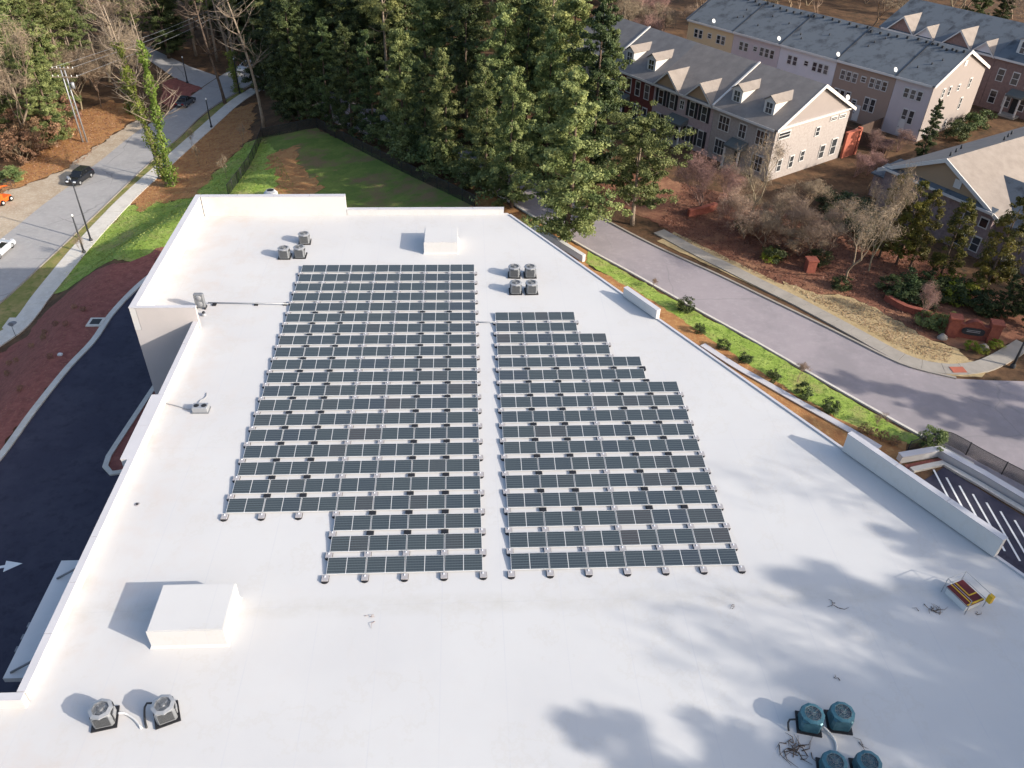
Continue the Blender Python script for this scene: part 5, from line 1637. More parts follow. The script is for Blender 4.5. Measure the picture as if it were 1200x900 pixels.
for q, h, w_, kd, lab in (((1.41, 31.06), 14.5, 0.95, 'ever', 'evergreen on the near verge between the two slim ones'), ((-5.86, 41.53), 13, 0.9, 'dark', 'shaded evergreen on the near verge beside the basin fence'), ((4.06, 41.38), 18, 1.0, 'ever', 'evergreen across the shaded road, opposite the slim ones'), ((7.03, 41.39), 19, 1.0, 'dark', 'dark evergreen filling the gap between the road pines'), ((-0.29, 47.83), 18, 1.0, 'dark', 'dark evergreen across the shaded road by the basin corner'),
                          ((-20.36, 61.64), 15, 1.0, 'dark', 'dark evergreen tucked between basin fence corner and road'), ((-17.07, 57.02), 15, 1.0, 'dark', 'dark evergreen hugging the basin fence near its corner'), ((-23.66, 74.52), 19, 1.1, 'dark', 'dark evergreen closing the view along the shaded road'), ((-5.54, 57.37), 20, 1.05, 'ever', 'sunlit-topped evergreen across the road from the basin fence'), ((9.20, 34.41), 17, 0.9, 'ever', 'evergreen close behind the kerbside evergreen, its crown touching'), ((4.10, 51.20), 21, 1.1, 'pine', 'loose pine rising behind the road evergreens'),
                          ((-0.60, 56.20), 21, 1.1, 'dark', 'dark tall evergreen behind the road evergreens'), ((7.82, 53.88), 20, 1.1, 'ever', 'lighter evergreen behind the road pine'), ((-17.08, 74.05), 19, 1.1, 'dark', 'dark evergreen above the basin fence end'), ((-22.21, 82.07), 19, 1.1, 'dark', 'dark evergreen at the shaded road end above the basin')):
    plant(kd, q, h, lab, gt, w_)
for j, q in enumerate(((-11.87, 50.59), (-7.27, 43.25), (-4.24, 38.40), (-1.23, 33.64), (2.53, 27.92), (-10.07, 60.60), (-3.58, 50.76), (1.05, 45.20), (5.25, 38.87), (8.16, 34.47), (11.60, 29.44))):
    plant('green', q, 3.0 + 0.6 * (j % 3), 'leafy understorey bush beneath the road evergreens', 'understorey bushes along the road', 1.1)
# the wood beyond the basin
wood = [(-42, 112), (-30, 88), (-18, 70), (-6, 57), (3, 50), (9, 58), (13, 72), (24, 84), (34, 118), (20, 150), (-75, 160), (-60, 130)]
fz = []
rdt = random.Random(11)
def spots(poly, n, dmin, taken, rd, tries=6000):
    xs = [p[0] for p in poly]; ys = [p[1] for p in poly]
    out = []
    for _ in range(tries):
        if len(out) >= n: break
        x, y = rd.uniform(min(xs), max(xs)), rd.uniform(min(ys), max(ys))
        if not inside(poly, x, y): continue
        if all((x - a) ** 2 + (y - b) ** 2 > dmin ** 2 for a, b in taken):
            taken.append((x, y)); out.append((x, y))
    return out
taken = []
for (x, y) in sorted(spots(wood, 80, 4.6, taken, rdt), key=lambda p: p[1]):
    kind = rdt.choice(('dark', 'dark', 'pine', 'pine', 'ever'))
    lab = {'dark': 'dense dark evergreen in the shadowy wood behind the fenced basin', 'pine': 'tall pine rising from the wood behind the fenced basin', 'ever': 'lighter evergreen in the wood behind the fenced basin'}[kind]
    plant(kind, (x, y), rdt.uniform(18, 25), lab, {'dark': 'dark evergreens of the wood', 'pine': 'pines of the wood', 'ever': 'lighter evergreens of the wood'}[kind], rdt.uniform(0.9, 1.2))
# southern rim of that wood
for (u, h, w_, kd) in (((-27.5, 76.5), 16, 1.0, 'dark'), ((-23.0, 84.0), 19, 1.0, 'dark'), ((-15.0, 76.5), 19, 1.05, 'dark'), ((-9.5, 68.0), 19, 1.0, 'dark')):
    plant(kd, u, h, 'dark evergreen on the rim of the wood, just above the basin fence', 'evergreens on the rim of the wood', w_)

# wood west of the street
west = [(-63, 62), (-66, 80), (-66, 100), (-62, 130), (-75, 165), (-125, 165), (-112, 110), (-98, 75), (-80, 60)]
tk = []
for (x, y) in sorted(spots(west, 84, 3.7, tk, rdt), key=lambda p: p[1]):
    kind = rdt.choice(('pine', 'pine', 'pine', 'pine', 'ever', 'ever', 'barebrown', 'bare'))
    lab = {'dark': 'dark evergreen in the wood across the western street', 'pine': 'slender pine in the wood across the western street', 'ever': 'bright evergreen in the wood across the western street',
           'barebrown': 'leafless brownish tree in the wood across the western street', 'bare': 'leafless grey tree in the wood across the western street'}[kind]
    plant(kind, (x, y), rdt.uniform(14, 21) if kind != 'barebrown' else rdt.uniform(9, 14), lab, lab.split(' in the')[0] + 's across the street', rdt.uniform(0.9, 1.2))
for j, (q, h, kd) in enumerate((((-74.54, 73.76), 21, 'pine'), ((-73.50, 77.72), 22, 'pine'), ((-72.74, 82.73), 20, 'pine'), ((-71.88, 87.14), 22, 'pine'), ((-79.04, 86.97), 21, 'pine'), ((-70.29, 89.92), 20, 'pine'), ((-74.00, 67.11), 19, 'ever'), ((-76.37, 96.49), 20, 'ever'), ((-78.60, 93.01), 22, 'pine'), ((-70.86, 98.15), 19, 'pine'), ((-68.46, 81.12), 14, 'ever'))):
    plant(kd, q, h, 'tall green %s at the front of the wood, above the rusty shrubs' % ('pine' if kd == 'pine' else 'evergreen'), 'front %ss of the western wood' % ('pine' if kd == 'pine' else 'evergreen'), 1.15)
for j, (q, h) in enumerate((((-30.02, 75.83), 19), ((-26.04, 66.63), 18), ((-34.53, 91.65), 21), ((-27.77, 67.24), 16), ((-24.22, 63.48), 14), ((-39.36, 104.93), 20), ((-25.15, 82.03), 21))):
    plant('dark', q, h, 'dark evergreen shading the top end of the street beside the basin', 'evergreens shading the street end', 1.05)
# thickets by the side street
for (x, y) in spots([(-62, 108), (-50, 112), (-44, 128), (-60, 140), (-70, 128)], 9, 4.0, tk, rdt):
    plant(rdt.choice(('dark', 'pine')), (x, y), rdt.uniform(16, 22), 'evergreen crowding the corner of the side street', 'evergreens at the side street')
for j, q in enumerate(((-70.36, 68.24), (-65.59, 63.74), (-64.52, 66.53), (-65.84, 59.75), (-65.61, 73.91), (-69.44, 63.02), (-67.21, 70.11))):
    plant('brownbush', q, 4.6 + 0.4 * (j % 3), 'rusty brown leafy shrub at the edge of the western wood', 'rusty shrubs at the western wood', 1.2)
for j, q in enumerate(((-63.18, 83.80), (-66.00, 82.87), (-62.08, 90.13), (-58.28, 87.46))):
    plant(('barebrown', 'bare', 'barebrown', 'bare')[j], q, 9 + j, 'leafless tangled tree behind the twin utility pole', 'tangled bare trees by the utility pole')
plant('green', (-64.93, 52.95), 1.8, 'green shrub at the gravel edge near the orange machine', None, 1.5)
plant('green', (-65.64, 70.13), 3.0, 'dull green bush beside the foot of the utility pole', None, 1.1)

# ivy-clad twin trunks and the other bare trunks by the street
def tall_trunk(base, top_off, H, r0, label, ivy=0.0, m='pale_bark', crownkind=None, seed=0, group=None, limbs=7):
    x, y = base
    z = gz(x, y)
    r = thing('tall_tree', (x, y, z), label, 'tree', group)
    rd = random.Random(seed)
    w = MB()
    pts, rr = [], []
    for i in range(11):
        f = i / 10
        pts.append((x + top_off[0] * f ** 1.3 + 0.25 * math.sin(5 * f + seed), y + top_off[1] * f ** 1.3 + 0.2 * math.sin(4 * f + seed), z - 0.4 + (H + 0.4) * f))
        rr.append(r0 * (1 - 0.82 * f) + (0.3 * r0 if i == 0 else 0))
    w.tube(pts, rr, 8)
    lm = w
    for k_ in range(limbs):
        f = rd.uniform(0.45, 0.95)
        p = Vector(pts[int(f * 10)])
        a = rd.uniform(0, 6.28); L = rd.uniform(1.8, 5.2) * (1.2 - 0.6 * f)
        d = Vector((math.cos(a), math.sin(a), rd.uniform(0.2, 0.9))).normalized()
        e1 = p + d * L * 0.6; e2 = e1 + (d + Vector((rd.gauss(0, .4), rd.gauss(0, .4), 0.5))) * L * 0.5
        lm.tube([p, e1, e2], [r0 * 0.28, r0 * 0.18, 0.015], 5)
        for q in range(7):
            s_ = p.lerp(e1, rd.uniform(0.3, 1)) if q < 4 else e1.lerp(e2, rd.uniform(0, 1)); dd = Vector((rd.gauss(0, 1), rd.gauss(0, 1), rd.uniform(0, 1))).normalized()
            e3 = s_ + dd * L * 0.35
            lm.tube([s_, e3, e3 + (dd + Vector((rd.gauss(0, .5), rd.gauss(0, .5), .4))) * L * 0.3], [r0 * 0.09, 0.02, 0.008], 4)
    w.build('trunk', MATS[m], r, r)
    if ivy > 0:
        g_ = np.random.default_rng(seed)
        n = int(5200 * ivy)
        fs_ = g_.uniform(0.02, ivy, n)
        P_ = np.array(pts)
        idx = np.clip((fs_ * 10).astype(int), 0, 9); q = (fs_ * 10 - idx)[:, None]
        c = P_[idx] * (1 - q) + P_[idx + 1] * q
        a = g_.uniform(0, 6.28, n)
        rad_ = (0.25 + 0.75 * g_.uniform(size=n) ** 1.5) * (1.25 - 0.6 * fs_) * (0.8 + 0.4 * np.sin(fs_ * 37 + seed))
        out = np.stack([np.cos(a), np.sin(a), np.zeros(n)], 1)
        c = c + out * rad_[:, None]
        c[:, 2] += g_.normal(size=n) * 0.15
        me = leaves_mesh('ivy', c - np.array([x, y, z]), g_.uniform(0.09, 0.2, n), 0.6, out, 0.4, seed)
        me.materials.append(MATS['leaf_ivy'])
        link('ivy', me, None, r)
    return r
tall_trunk((-42.43, 50.65), (-2.5, -1.0), 24, 0.34, 'tall ivy-clad tree beside the western pavement, the thicker of a pair', 0.82, seed=3, limbs=20)
tall_trunk((-41.58, 50.66), (-0.3, -0.5), 23, 0.28, 'tall ivy-clad tree beside the western pavement, the slimmer of a pair', 0.85, seed=4, limbs=20)
tall_trunk((-56.56, 80.94), (-2.0, 1.0), 20, 0.28, 'bare leaning tree on the straw bank opposite the ivy pair', 0.3, seed=5, limbs=20)
tall_trunk((-32.20, 68.67), (-3.0, 0.0), 23, 0.30, 'tall pale bare tree at the corner of the basin fence', 0.0, seed=6, limbs=18)
tall_trunk((-42.09, 92.54), (-1.6, 0.5), 21, 0.34, 'tall tree with thinly ivied trunk beyond the basin corner', 0.35, seed=7, limbs=16)
tall_trunk((-42.90, 86.02), (-2.0, 0.6), 21, 0.28, 'tall reddish bare trunk leaning by the western pavement end', 0.0, m='bark', seed=8, limbs=16)
for j, (q, h) in enumerate((((-43.87, 106.99), 24), ((-49.81, 111.34), 22), ((-37.67, 102.81), 23), ((-54.84, 114.70), 22), ((-31.35, 87.19), 22))):
    plant('pine', q, h, 'high pine with sunlit crown at the top end of the western street', 'pines at the street end', 1.1)
for j, q in enumerate(((-33.98, 61.07), (-39.62, 56.74), (-33.10, 47.10), (-46.73, 29.47), (-42.74, 64.68))):
    plant('bare', q, 3.2, 'young leafless sapling in the beds by the western pavement', 'young saplings by the pavement', 0.55)

# gardens of the townhouses
gh = 'bare trees in the townhouse gardens'
plant('barered', (26.13, 24.65), 6.6, 'bushy reddish bare tree in front of the pinkish townhouse', gh, 1.15)
plant('barered', (28.54, 23.34), 5.6, 'smaller reddish bare tree beside the pale bare tree', gh, 1.1)
plant('bare', (30.87, 21.20), 9.5, 'upright pale bare tree in front of the grey-brick end townhouse', gh, 0.8)
plant('bare', (36.64, 8.49), 8.2, 'wide-crowned pale bare tree at the edge of the tan lawn', gh, 1.1)
plant('bare', (39.88, 10.50), 10.5, 'pale bare tree rising between the cypresses', gh, 0.55)
for j, q in enumerate(((30.63, 15.62), (33.69, 16.57), (35.28, 14.47), (33.56, 19.95), (36.66, 21.20), (29.07, 17.56), (38.34, 16.55))):
    plant('barebrown', q, 4.8 + 0.5 * (j % 3), 'tangled brown bare shrub tree before the end townhouse', 'tangled bare shrub trees', 1.2)
gcy = 'cypresses beside the villa'
for q, h, lab in (((42.13, 13.33), 8.2, 'olive cypress at the far corner of the villa beside the bare tree'), ((43.32, 11.88), 8.0, 'olive cypress between the bare tree and the villa window'), ((44.44, 11.16), 7.5, 'golden cypress before the villa wall, slim and upright'),
                  ((46.17, 8.41), 7.8, 'sparse cypress before the middle of the villa wall'), ((48.67, 4.84), 9.4, 'largest cypress, dark and broad, by the villa wing')):
    plant('cyp', q, h * 1.12, lab, gcy, 0.95)
plant('dark', (50.53, -0.08), 9.0, 'dark evergreen at the brick sign wall by the villa wing', None, 0.9)
plant('dark', (57.30, 37.17), 8.5, 'dense conical evergreen at the blank gable wall of the mauve townhouse', None, 0.85)
for j, q in enumerate(((66.93, 46.77), (69.82, 49.09), (72.42, 51.48))):
    plant('shrub', q, 2.6, 'clipped round dark shrub along the blank beige gable wall', 'round shrubs at the gable wall', 1.0)
for j, q in enumerate(((49.44, 34.68), (53.38, 38.81), (56.62, 42.33), (53.10, 41.69), (47.48, 33.88))):
    plant('barered', q, 3.0, 'reddish bare bush in the back garden between the townhouse rows', 'reddish bushes between the rows', 1.4)
for j, q in enumerate(((29.56, 19.96), (35.28, 11.93), (41.12, 4.92), (42.64, 3.67), (44.89, 4.88), (47.04, 3.32), (35.71, 7.19), (30.69, 12.85), (39.92, 6.03))):
    plant('shrub', q, 1.2 + 0.25 * (j % 3), 'dark evergreen shrub in the mulched front gardens', 'dark garden shrubs', 1.3)
for q, h, lab in (((46.21, 5.49), 1.9, 'yellow-green shrub behind the brick sign wall'), ((43.49, -3.10), 0.6, 'low yellow-green shrub in the bed before the sign, pavement side'), ((44.16, -3.76), 0.55, 'low yellow-green shrub in the bed before the sign, lawn tip'), ((45.80, -3.00), 0.65, 'low yellow-green shrub in the bed before the sign, wall side'), ((30.56, 13.03), 1.0, 'yellow-green shrub in the shaded mulch by the path')):
    plant('lime', q, h, lab, None, 1.6)
for j, q in enumerate(((41.14, 0.47), (42.07, -0.10), (43.24, 0.16))):
    plant('green', q, 1.3, 'rounded green shrub along the brick sign wall', 'shrubs along the sign wall', 1.2)
plant('barered', (40.98, 1.33), 3.8, 'small pinkish bare tree with pale stem by the sign wall', None, 0.8)
# small shrubs on the green verge
for j, (q, h) in enumerate((((19.52, 3.34), 1.3), ((19.93, -0.35), 0.85), ((21.40, -3.02), 0.9), ((22.81, -4.93), 0.9), ((24.31, -7.47), 0.95), ((26.08, -9.66), 1.15), ((27.71, -11.53), 1.1))):
    plant('shrub', q, h, 'small dark shrub on the straw strip beside the white roof', 'small shrubs along the roof edge', 1.0)
for j, (q, h) in enumerate((((26.45, -7.74), 2.0), ((17.60, 7.04), 1.2), ((30.77, -13.46), 1.4))):
    plant('barebrown', q, h, 'spindly leafless bush on the green verge', 'leafless bushes on the verge', 0.9)
plant('green', (34.45, -16.09), 1.4, 'grey-green bush at the end of the verge by the black fence', None, 1.1)
for j, q in enumerate(((29.28, -14.13), (29.88, -14.64), (30.50, -15.04), (31.08, -15.54))):
    plant('brownbush', q, 0.8, 'tiny brown tufted shrub in the straw near the long parapet', 'tiny tufted shrubs', 1.0)
# small new plants on the mulch bank
for j, q in enumerate(((-43.79, 5.77), (-42.54, 6.92), (-41.84, 8.55), (-40.77, 9.04), (-39.16, 7.93), (-43.53, 3.44), (-39.14, -2.28), (-41.18, 7.02), (-39.64, 11.29), (-38.34, 10.25), (-38.37, 2.31), (-45.03, 6.52))):
    plant('brownbush', q, 0.55, 'small dark plant newly set in the red mulch bank', 'new plants on the mulch bank', 1.0)

# woods behind the houses
far = [(40, 100), (60, 98), (84, 100), (100, 84), (125, 100), (110, 150), (50, 150)]
tk = []
for (x, y) in spots(far, 40, 6.0, tk, rdt):
    kind = rdt.choice(('barebrown', 'barebrown', 'bare', 'dark'))
    plant(kind, (x, y), rdt.uniform(9, 14), {'barebrown': 'brownish bare tree in the wood behind the townhouses', 'bare': 'grey bare tree in the wood behind the townhouses', 'dark': 'dark evergreen in the wood behind the townhouses'}[kind],
          {'barebrown': 'brown bare trees behind the houses', 'bare': 'grey bare trees behind the houses', 'dark': 'evergreens behind the houses'}[kind], 1.2)
for (x, y) in spots([(27, 78), (34, 86), (42, 92), (34, 100), (24, 92)], 10, 3.5, tk, rdt):
    plant(rdt.choice(('barered', 'barebrown', 'bare')), (x, y), rdt.uniform(6, 9), 'bare tree behind the cream-yellow townhouse', 'bare trees behind the cream townhouse', 1.1)
for (x, y) in spots([(84, 62), (92, 56), (98, 66), (90, 76)], 5, 4, tk, rdt):
    plant('barebrown', (x, y), rdt.uniform(6, 9), 'brown bare tree beside the far dark-brick row', 'bare trees beside the far row', 1.0)

# trees south-east of the building whose shade falls across the roof
for j, (x, y, h, kd, w_) in enumerate(((39, -58, 24, 'pine', 1.2), (44, -62, 25, 'sparse', 1.2), (41, -67, 26, 'pine', 1.2), (50, -62, 26, 'pine', 1.2), (57, -53, 27, 'pine', 1.1), (49, -70, 25, 'sparse', 1.2), (60, -66, 28, 'pine', 1.0), (64, -45, 27, 'pine', 1.2), (55, -78, 27, 'sparse', 1.2),
                                    (68, -56, 28, 'pine', 1.1), (62, -84, 28, 'sparse', 1.2), (70, -36, 25, 'pine', 1.1), (71, -70, 28, 'pine', 1.0), (78, -46, 26, 'sparse', 1.1), (46, -76, 27, 'pine', 1.1), (52, -57, 25, 'pine', 1.0), (47, -55, 22, 'bare', 1.0), (60, -60, 27, 'bare', 1.0), (43, -70, 25, 'bare', 1.0), (55, -66, 26, 'pine', 1.0), (66, -51, 26, 'bare', 1.0), (36.8, -63, 23, 'sparse', 1.0), (53, -52, 23, 'pine', 1.0), (46, -59, 24, 'sparse', 1.1), (64, -58, 27, 'pine', 1.0), (72, -48, 26, 'pine', 1.0), (37.5, -69, 25, 'sparse', 1.0), (47, -66, 25, 'pine', 1.0), (58, -47, 24, 'pine', 0.9))):
    plant(kd, (x, y), h, 'tall tree south-east of the building, shading its roof', 'shade trees south-east of the building', w_)
for j, (x, y, h, kd, w_) in enumerate(((63, -24, 17, 'ever', 1.0), (70, -27, 18, 'dark', 0.9), (76, -18, 19, 'ever', 1.0), (68, -13, 15, 'ever', 1.0), (82, -8, 19, 'sparse', 1.2), (80, -28, 20, 'pine', 1.1), (66, -2, 12, 'round', 1.0))):
    plant(kd, (x, y), h, 'tall evergreen beyond the villa wing, shading road and gardens', 'shade trees east of the road', w_)
# dense low growth before the end townhouse and along the villa
for j, q in enumerate(((29.71, 21.20), (30.72, 18.74), (32.14, 17.55), (32.10, 14.49), (33.67, 13.74), (36.47, 16.56), (36.38, 13.73), (35.01, 19.13), (30.45, 26.00))):
    plant(('barebrown', 'brownbush')[j % 2], q, (3.6, 2.4)[j % 2], 'low tangled brown bush in the garden before the end townhouse', 'low tangled garden bushes', 1.5)
for j, q in enumerate(((41.03, 21.19), (43.51, 23.78), (42.80, 19.53), (42.73, 16.53), (41.43, 24.89))):
    plant('shrub', q, 2.2, 'dark hedge bush between the end townhouse and the villa', 'hedge bushes beside the villa', 1.5)
for j, q in enumerate(((42.81, 6.80), (44.15, 5.98), (46.57, 4.86), (47.56, 2.71), (48.73, 1.81), (50.20, 1.80))):
    plant(('dark', 'shrub')[0] if j > 3 else 'shrub', q, 4.5 if j > 3 else 2.0, 'dark evergreen bush massed behind the brick sign wall', 'bushes behind the sign wall', 1.2)

# ------------------------------------------------------------------ fences, walls and posts
def chain_fence(line, h, label, group=None, gap=2.6):
    c = catmull(line, 0.5)
    p0 = c[0]
    r = thing('chain_fence', (p0.x, p0.y, gz(p0.x, p0.y)), label, 'fence', group)
    d = [0.0]
    for a, b in zip(c, c[1:]): d.append(d[-1] + (b - a).length)
    # netting with its own width
    vs, fs, uv = [], [], []
    for i, p in enumerate(c):
        z = gz(p.x, p.y)
        vs += [(p.x, p.y, z + 0.05), (p.x, p.y, z + h)]
        uv += [(d[i], 0), (d[i], h)]
    fs = [(2 * i, 2 * i + 2, 2 * i + 3, 2 * i + 1) for i in range(len(c) - 1)]
    me = MB().add(vs, fs).mesh('netting', ORG[r.name])
    l = me.uv_layers.new(name='UVMap')
    for lp in me.loops:
        l.data[lp.index].uv = uv[lp.vertex_index]
    link('netting', me, MATS['chain_link'], r)
    MB().tube([(p.x, p.y, gz(p.x, p.y) + h) for p in c], 0.03, 5).build('top_rail', MATS['iron'], r, r)
    n = int(d[-1] / gap)
    for k_ in range(n + 1):
        i = min(range(len(c)), key=lambda q: abs(d[q] - k_ * d[-1] / n))
        p = c[i]; z = gz(p.x, p.y)
        MB().tube([(p.x, p.y, z - 0.2), (p.x, p.y, z + h + 0.06)], 0.045, 6).build('post', MATS['iron'], r, r)
    return r
gf = 'black chain fences around the basin'
chain_fence([(-22.56, 60.97), (-18.32, 55.01), (-12.73, 46.65), (-7.73, 39.02), (-3.28, 32.40), (0.34, 26.95)], 1.5, 'black chain fence between the basin lawn and the road', gf)
chain_fence([(-22.56, 60.97), (-26.62, 60.66), (-31.15, 62.25)], 1.5, 'black chain fence at the wood end of the basin', gf)
chain_fence([(-31.36, 63.25), (-30.56, 53.28), (-30.50, 45.38), (-30.26, 37.07)], 1.5, 'black chain fence crossing the bright lawn', gf)
chain_fence([(31.66, -16.59), (33.91, -15.70), (35.13, -15.63), (36.77, -17.82), (38.67, -20.17), (41.17, -23.19)], 1.2, 'black rail fence between the paved court and the road', None)

def low_wall(name, line, w, h, m, label, capm=None, cat='wall', straight=False):
    c = polyline(line, 0.6) if straight else catmull(line, 0.6)
    p0 = c[0]
    r = thing(name, (p0.x, p0.y, gz(p0.x, p0.y)), label, cat)
    a, b = offset_line(c, -w / 2), offset_line(c, w / 2)
    vs, fs = [], []
    for p, q in zip(a, b):
        z = gz((p.x + q.x) / 2, (p.y + q.y) / 2)
        vs += [(p.x, p.y, z - 0.5), (p.x, p.y, z + h), (q.x, q.y, z + h), (q.x, q.y, z - 0.5)]
    for i in range(len(c) - 1):
        for j in range(4):
            fs.append((i * 4 + j, i * 4 + (j + 1) % 4, i * 4 + 4 + (j + 1) % 4, i * 4 + 4 + j))
    n = len(vs)
    fs += [(0, 1, 2, 3), (n - 1, n - 2, n - 3, n - 4)]
    MB().add(vs, fs).build('body', MATS[m], r, r)
    a, b = offset_line(c, -w / 2 - 0.05), offset_line(c, w / 2 + 0.05)
    vs, fs = [], []
    for p, q in zip(a, b):
        z = gz((p.x + q.x) / 2, (p.y + q.y) / 2)
        vs += [(p.x, p.y, z + h + 0.003), (p.x, p.y, z + h + 0.08), (q.x, q.y, z + h + 0.08), (q.x, q.y, z + h + 0.003)]
    for i in range(len(c) - 1):
        for j in range(4):
            fs.append((i * 4 + j, i * 4 + (j + 1) % 4, i * 4 + 4 + (j + 1) % 4, i * 4 + 4 + j))
    n = len(vs)
    fs += [(0, 1, 2, 3), (n - 1, n - 2, n - 3, n - 4)]
    MB().add(vs, fs).build('cap', MATS[capm or m], r, r)
    return r
low_wall('retaining_wall', [(6.16, 20.28), (7.80, 17.72), (9.37, 15.35), (11.17, 12.62)], 0.35, 0.7, 'white_wall', 'low white retaining wall below the kerbside evergreen')
low_wall('retaining_wall', [(19.73, -2.47), (21.69, -5.52), (23.53, -7.92), (25.27, -10.19), (28.36, -14.11), (29.80, -16.08)], 0.5, 0.15, 'grey_wall', 'grey retaining wall running close along the roof edge', 'coping_metal')
low_wall('retaining_wall', [(30.66, -17.40), (33.94, -16.74), (35.94, -19.41), (37.64, -21.98), (40.14, -25.75)], 0.45, 0.6, 'white_wall', 'white retaining wall between the paved court and the black fence', 'coping_metal', straight=True)
sheet('court_bed', [(31.01, -17.77), (33.89, -17.11), (35.80, -19.66), (37.50, -22.22), (39.56, -25.73), (39.20, -26.30), (37.14, -22.85), (35.45, -20.34), (33.75, -17.93), (30.94, -18.49)], 0.03, MATS['red_mulch'])

# brick entrance sign wall with its oval plaque
s0, s1 = Vector((42.15, -0.93)), Vector((46.23, -2.21))
sd2 = (s1 - s0).normalized(); sn = Vector((sd2.y, -sd2.x))
if sn.y > 0: sn = -sn
SL = (s1 - s0).length
r = thing('sign_wall', (s0.x, s0.y, HZ), 'red brick entrance wall with stepped piers and a dark plaque', 'sign wall')
fS = lambda a, b, z: tuple(s0 + sd2 * a + sn * b) + (HZ + z,)
prof = [(0.9, 0), (0.9, 1.35)] + [(0.9 + (SL - 1.8) * (0.18 + 0.64 * i / 10), 1.35 + 0.45 * math.sin(math.pi * i / 10)) for i in range(11)] + [(SL - 0.9, 1.35), (SL - 0.9, 0)]
MB().prism(prof, -0.2, 0.2, lambda a, z, b: fS(a, b, z)).build('wall', MATS['red_brick'], r, r)
cap = [(a, z + 0.003) for a, z in prof[1:-1]] + [(a, z + 0.12) for a, z in prof[1:-1]][::-1]
MB().prism(cap, -0.27, 0.27, lambda a, z, b: fS(a, b, z)).build('coping', MATS['red_brick'], r, r)
for a in (0.0, SL - 0.9):
    p = MB().box(a, -0.4, 0, a + 0.88, 0.45, 1.9, fS).build('pier', MATS['red_brick'], r, r)
    MB().box(a - 0.1, -0.5, 1.903, a + 0.98, 0.55, 2.05, fS).build('pier_cap', MATS['red_brick'], p, r)
pq = MB()
n = 20
pts = [(SL / 2 + 0.95 * math.copysign(abs(math.cos(2 * math.pi * i / n)) ** 0.6, math.cos(2 * math.pi * i / n)), 0.85 + 0.36 * math.copysign(abs(math.sin(2 * math.pi * i / n)) ** 0.6, math.sin(2 * math.pi * i / n))) for i in range(n)]
pq.prism(pts, 0.203, 0.27, lambda a, z, b: fS(a, b, z)).build('plaque', MATS['dark_steel'], r, r)
for z in (0.8, 0.95):
    MB().box(SL / 2 - 0.55, 0.272, z, SL / 2 + 0.55, 0.28, z + 0.05, fS).build('lettering', MATS['ballast_concrete'], r, r)
low_wall('garden_wall', [(39.20, 4.94), (40.24, 2.95), (41.81, 1.90), (42.41, -0.38)], 0.4, 0.6, 'red_brick', 'low red brick wall running from the entrance sign toward the bare tree', 'red_brick')
low_wall('garden_wall', [(24.16, 22.90), (25.86, 23.55), (27.70, 24.65)], 0.4, 0.8, 'red_brick', 'short brick wall before the reddish bare tree', 'red_brick')
q = Vector((33.73, 10.54))
r = thing('brick_pier', (q.x, q.y, HZ), 'short brick pier standing in the shaded mulch', 'pier')
MB().box(q.x - 0.45, q.y - 0.45, HZ, q.x + 0.45, q.y + 0.45, HZ + 1.3).build('shaft', MATS['red_brick'], r, r)
MB().box(q.x - 0.55, q.y - 0.55, HZ + 1.303, q.x + 0.55, q.y + 0.55, HZ + 1.45).build('cap', MATS['red_brick'], r, r)
# back-garden wooden fences behind the end townhouse
mat('fence_wood', (0.10, 0.065, 0.05), 0.9, 0.2, 2.0)
def board_fence(a, b, h, label):
    a, b = Vector(a), Vector(b)
    r = thing('board_fence', (a.x, a.y, HZ), label, 'fence', 'garden fences between the rows')
    L = (b - a).length; d = (b - a).normalized(); nn = Vector((d.y, -d.x))
    f = lambda s, t_, z: tuple(a + d * s + nn * t_) + (HZ + z,)
    n = int(L / 0.22)
    me = None
    for i in range(n):
        MB().box(i * 0.22, -0.02, 0.03, i * 0.22 + 0.2, 0.02, h + random.uniform(-.02, .02), f).build('board', MATS['fence_wood'], r, r)
    for z in (0.5, h - 0.4):
        MB().box(0, 0.023, z, L, 0.09, z + 0.09, f).build('rail', MATS['fence_wood'], r, r)
for t_, lab in ((5.3, 'dark board fence between the gardens of the mauve and brown townhouses'), (14.4, 'dark board fence between the gardens of the brown and white townhouses')):
    board_fence(Bm.P(t_, -0.2, 0)[:2], Bm.P(t_, -7.5, 0)[:2], 1.9, lab)
board_fence(Bm.P(0.2, -7.6, 0)[:2], Bm.P(14.4, -7.6, 0)[:2], 1.9, 'dark board fence closing the back gardens of the second row')

# street lamps
def lamp(xy, h, label, arm=1.2, ang=2.0, group='lamp posts along the western pavement'):
    x, y = xy; z = gz(x, y)
    r = thing('street_lamp', (x, y, z), label, 'street lamp', group)
    MB().tube([(x, y, z - 0.2), (x, y, z + h * 0.5), (x, y, z + h)], [0.12, 0.10, 0.075], 8).build('post', MATS['dark_steel'], r, r)
    MB().lathe([(0.22, 0.0), (0.22, 0.25), (0.14, 0.4)], (x, y, z + 0.05), 10).build('base_collar', MATS['dark_steel'], r, r)
    if arm > 0:
        e = (x + math.cos(ang) * arm, y + math.sin(ang) * arm, z + h + 0.25)
        MB().tube([(x, y, z + h - 0.05), (x + math.cos(ang) * arm * 0.4, y + math.sin(ang) * arm * 0.4, z + h + 0.2), e], 0.05, 6).build('arm', MATS['dark_steel'], r, r)
        ca, sa = math.cos(ang), math.sin(ang)
        f = lambda a, b, c: (e[0] + a * ca - b * sa, e[1] + a * sa + b * ca, e[2] + c)
        MB().bevbox(-0.1, -0.17, -0.1, 0.75, 0.17, 0.08, 0.04, f).build('lamp_head', MATS['light_steel'], r, r)
    else:
        MB().lathe([(0.0, 0.3), (0.09, 0.26), (0.13, 0.14), (0.1, 0.0), (0.0, 0.0)], (x, y, z + h), 10).build('lantern', MATS['white_paint'], r, r)
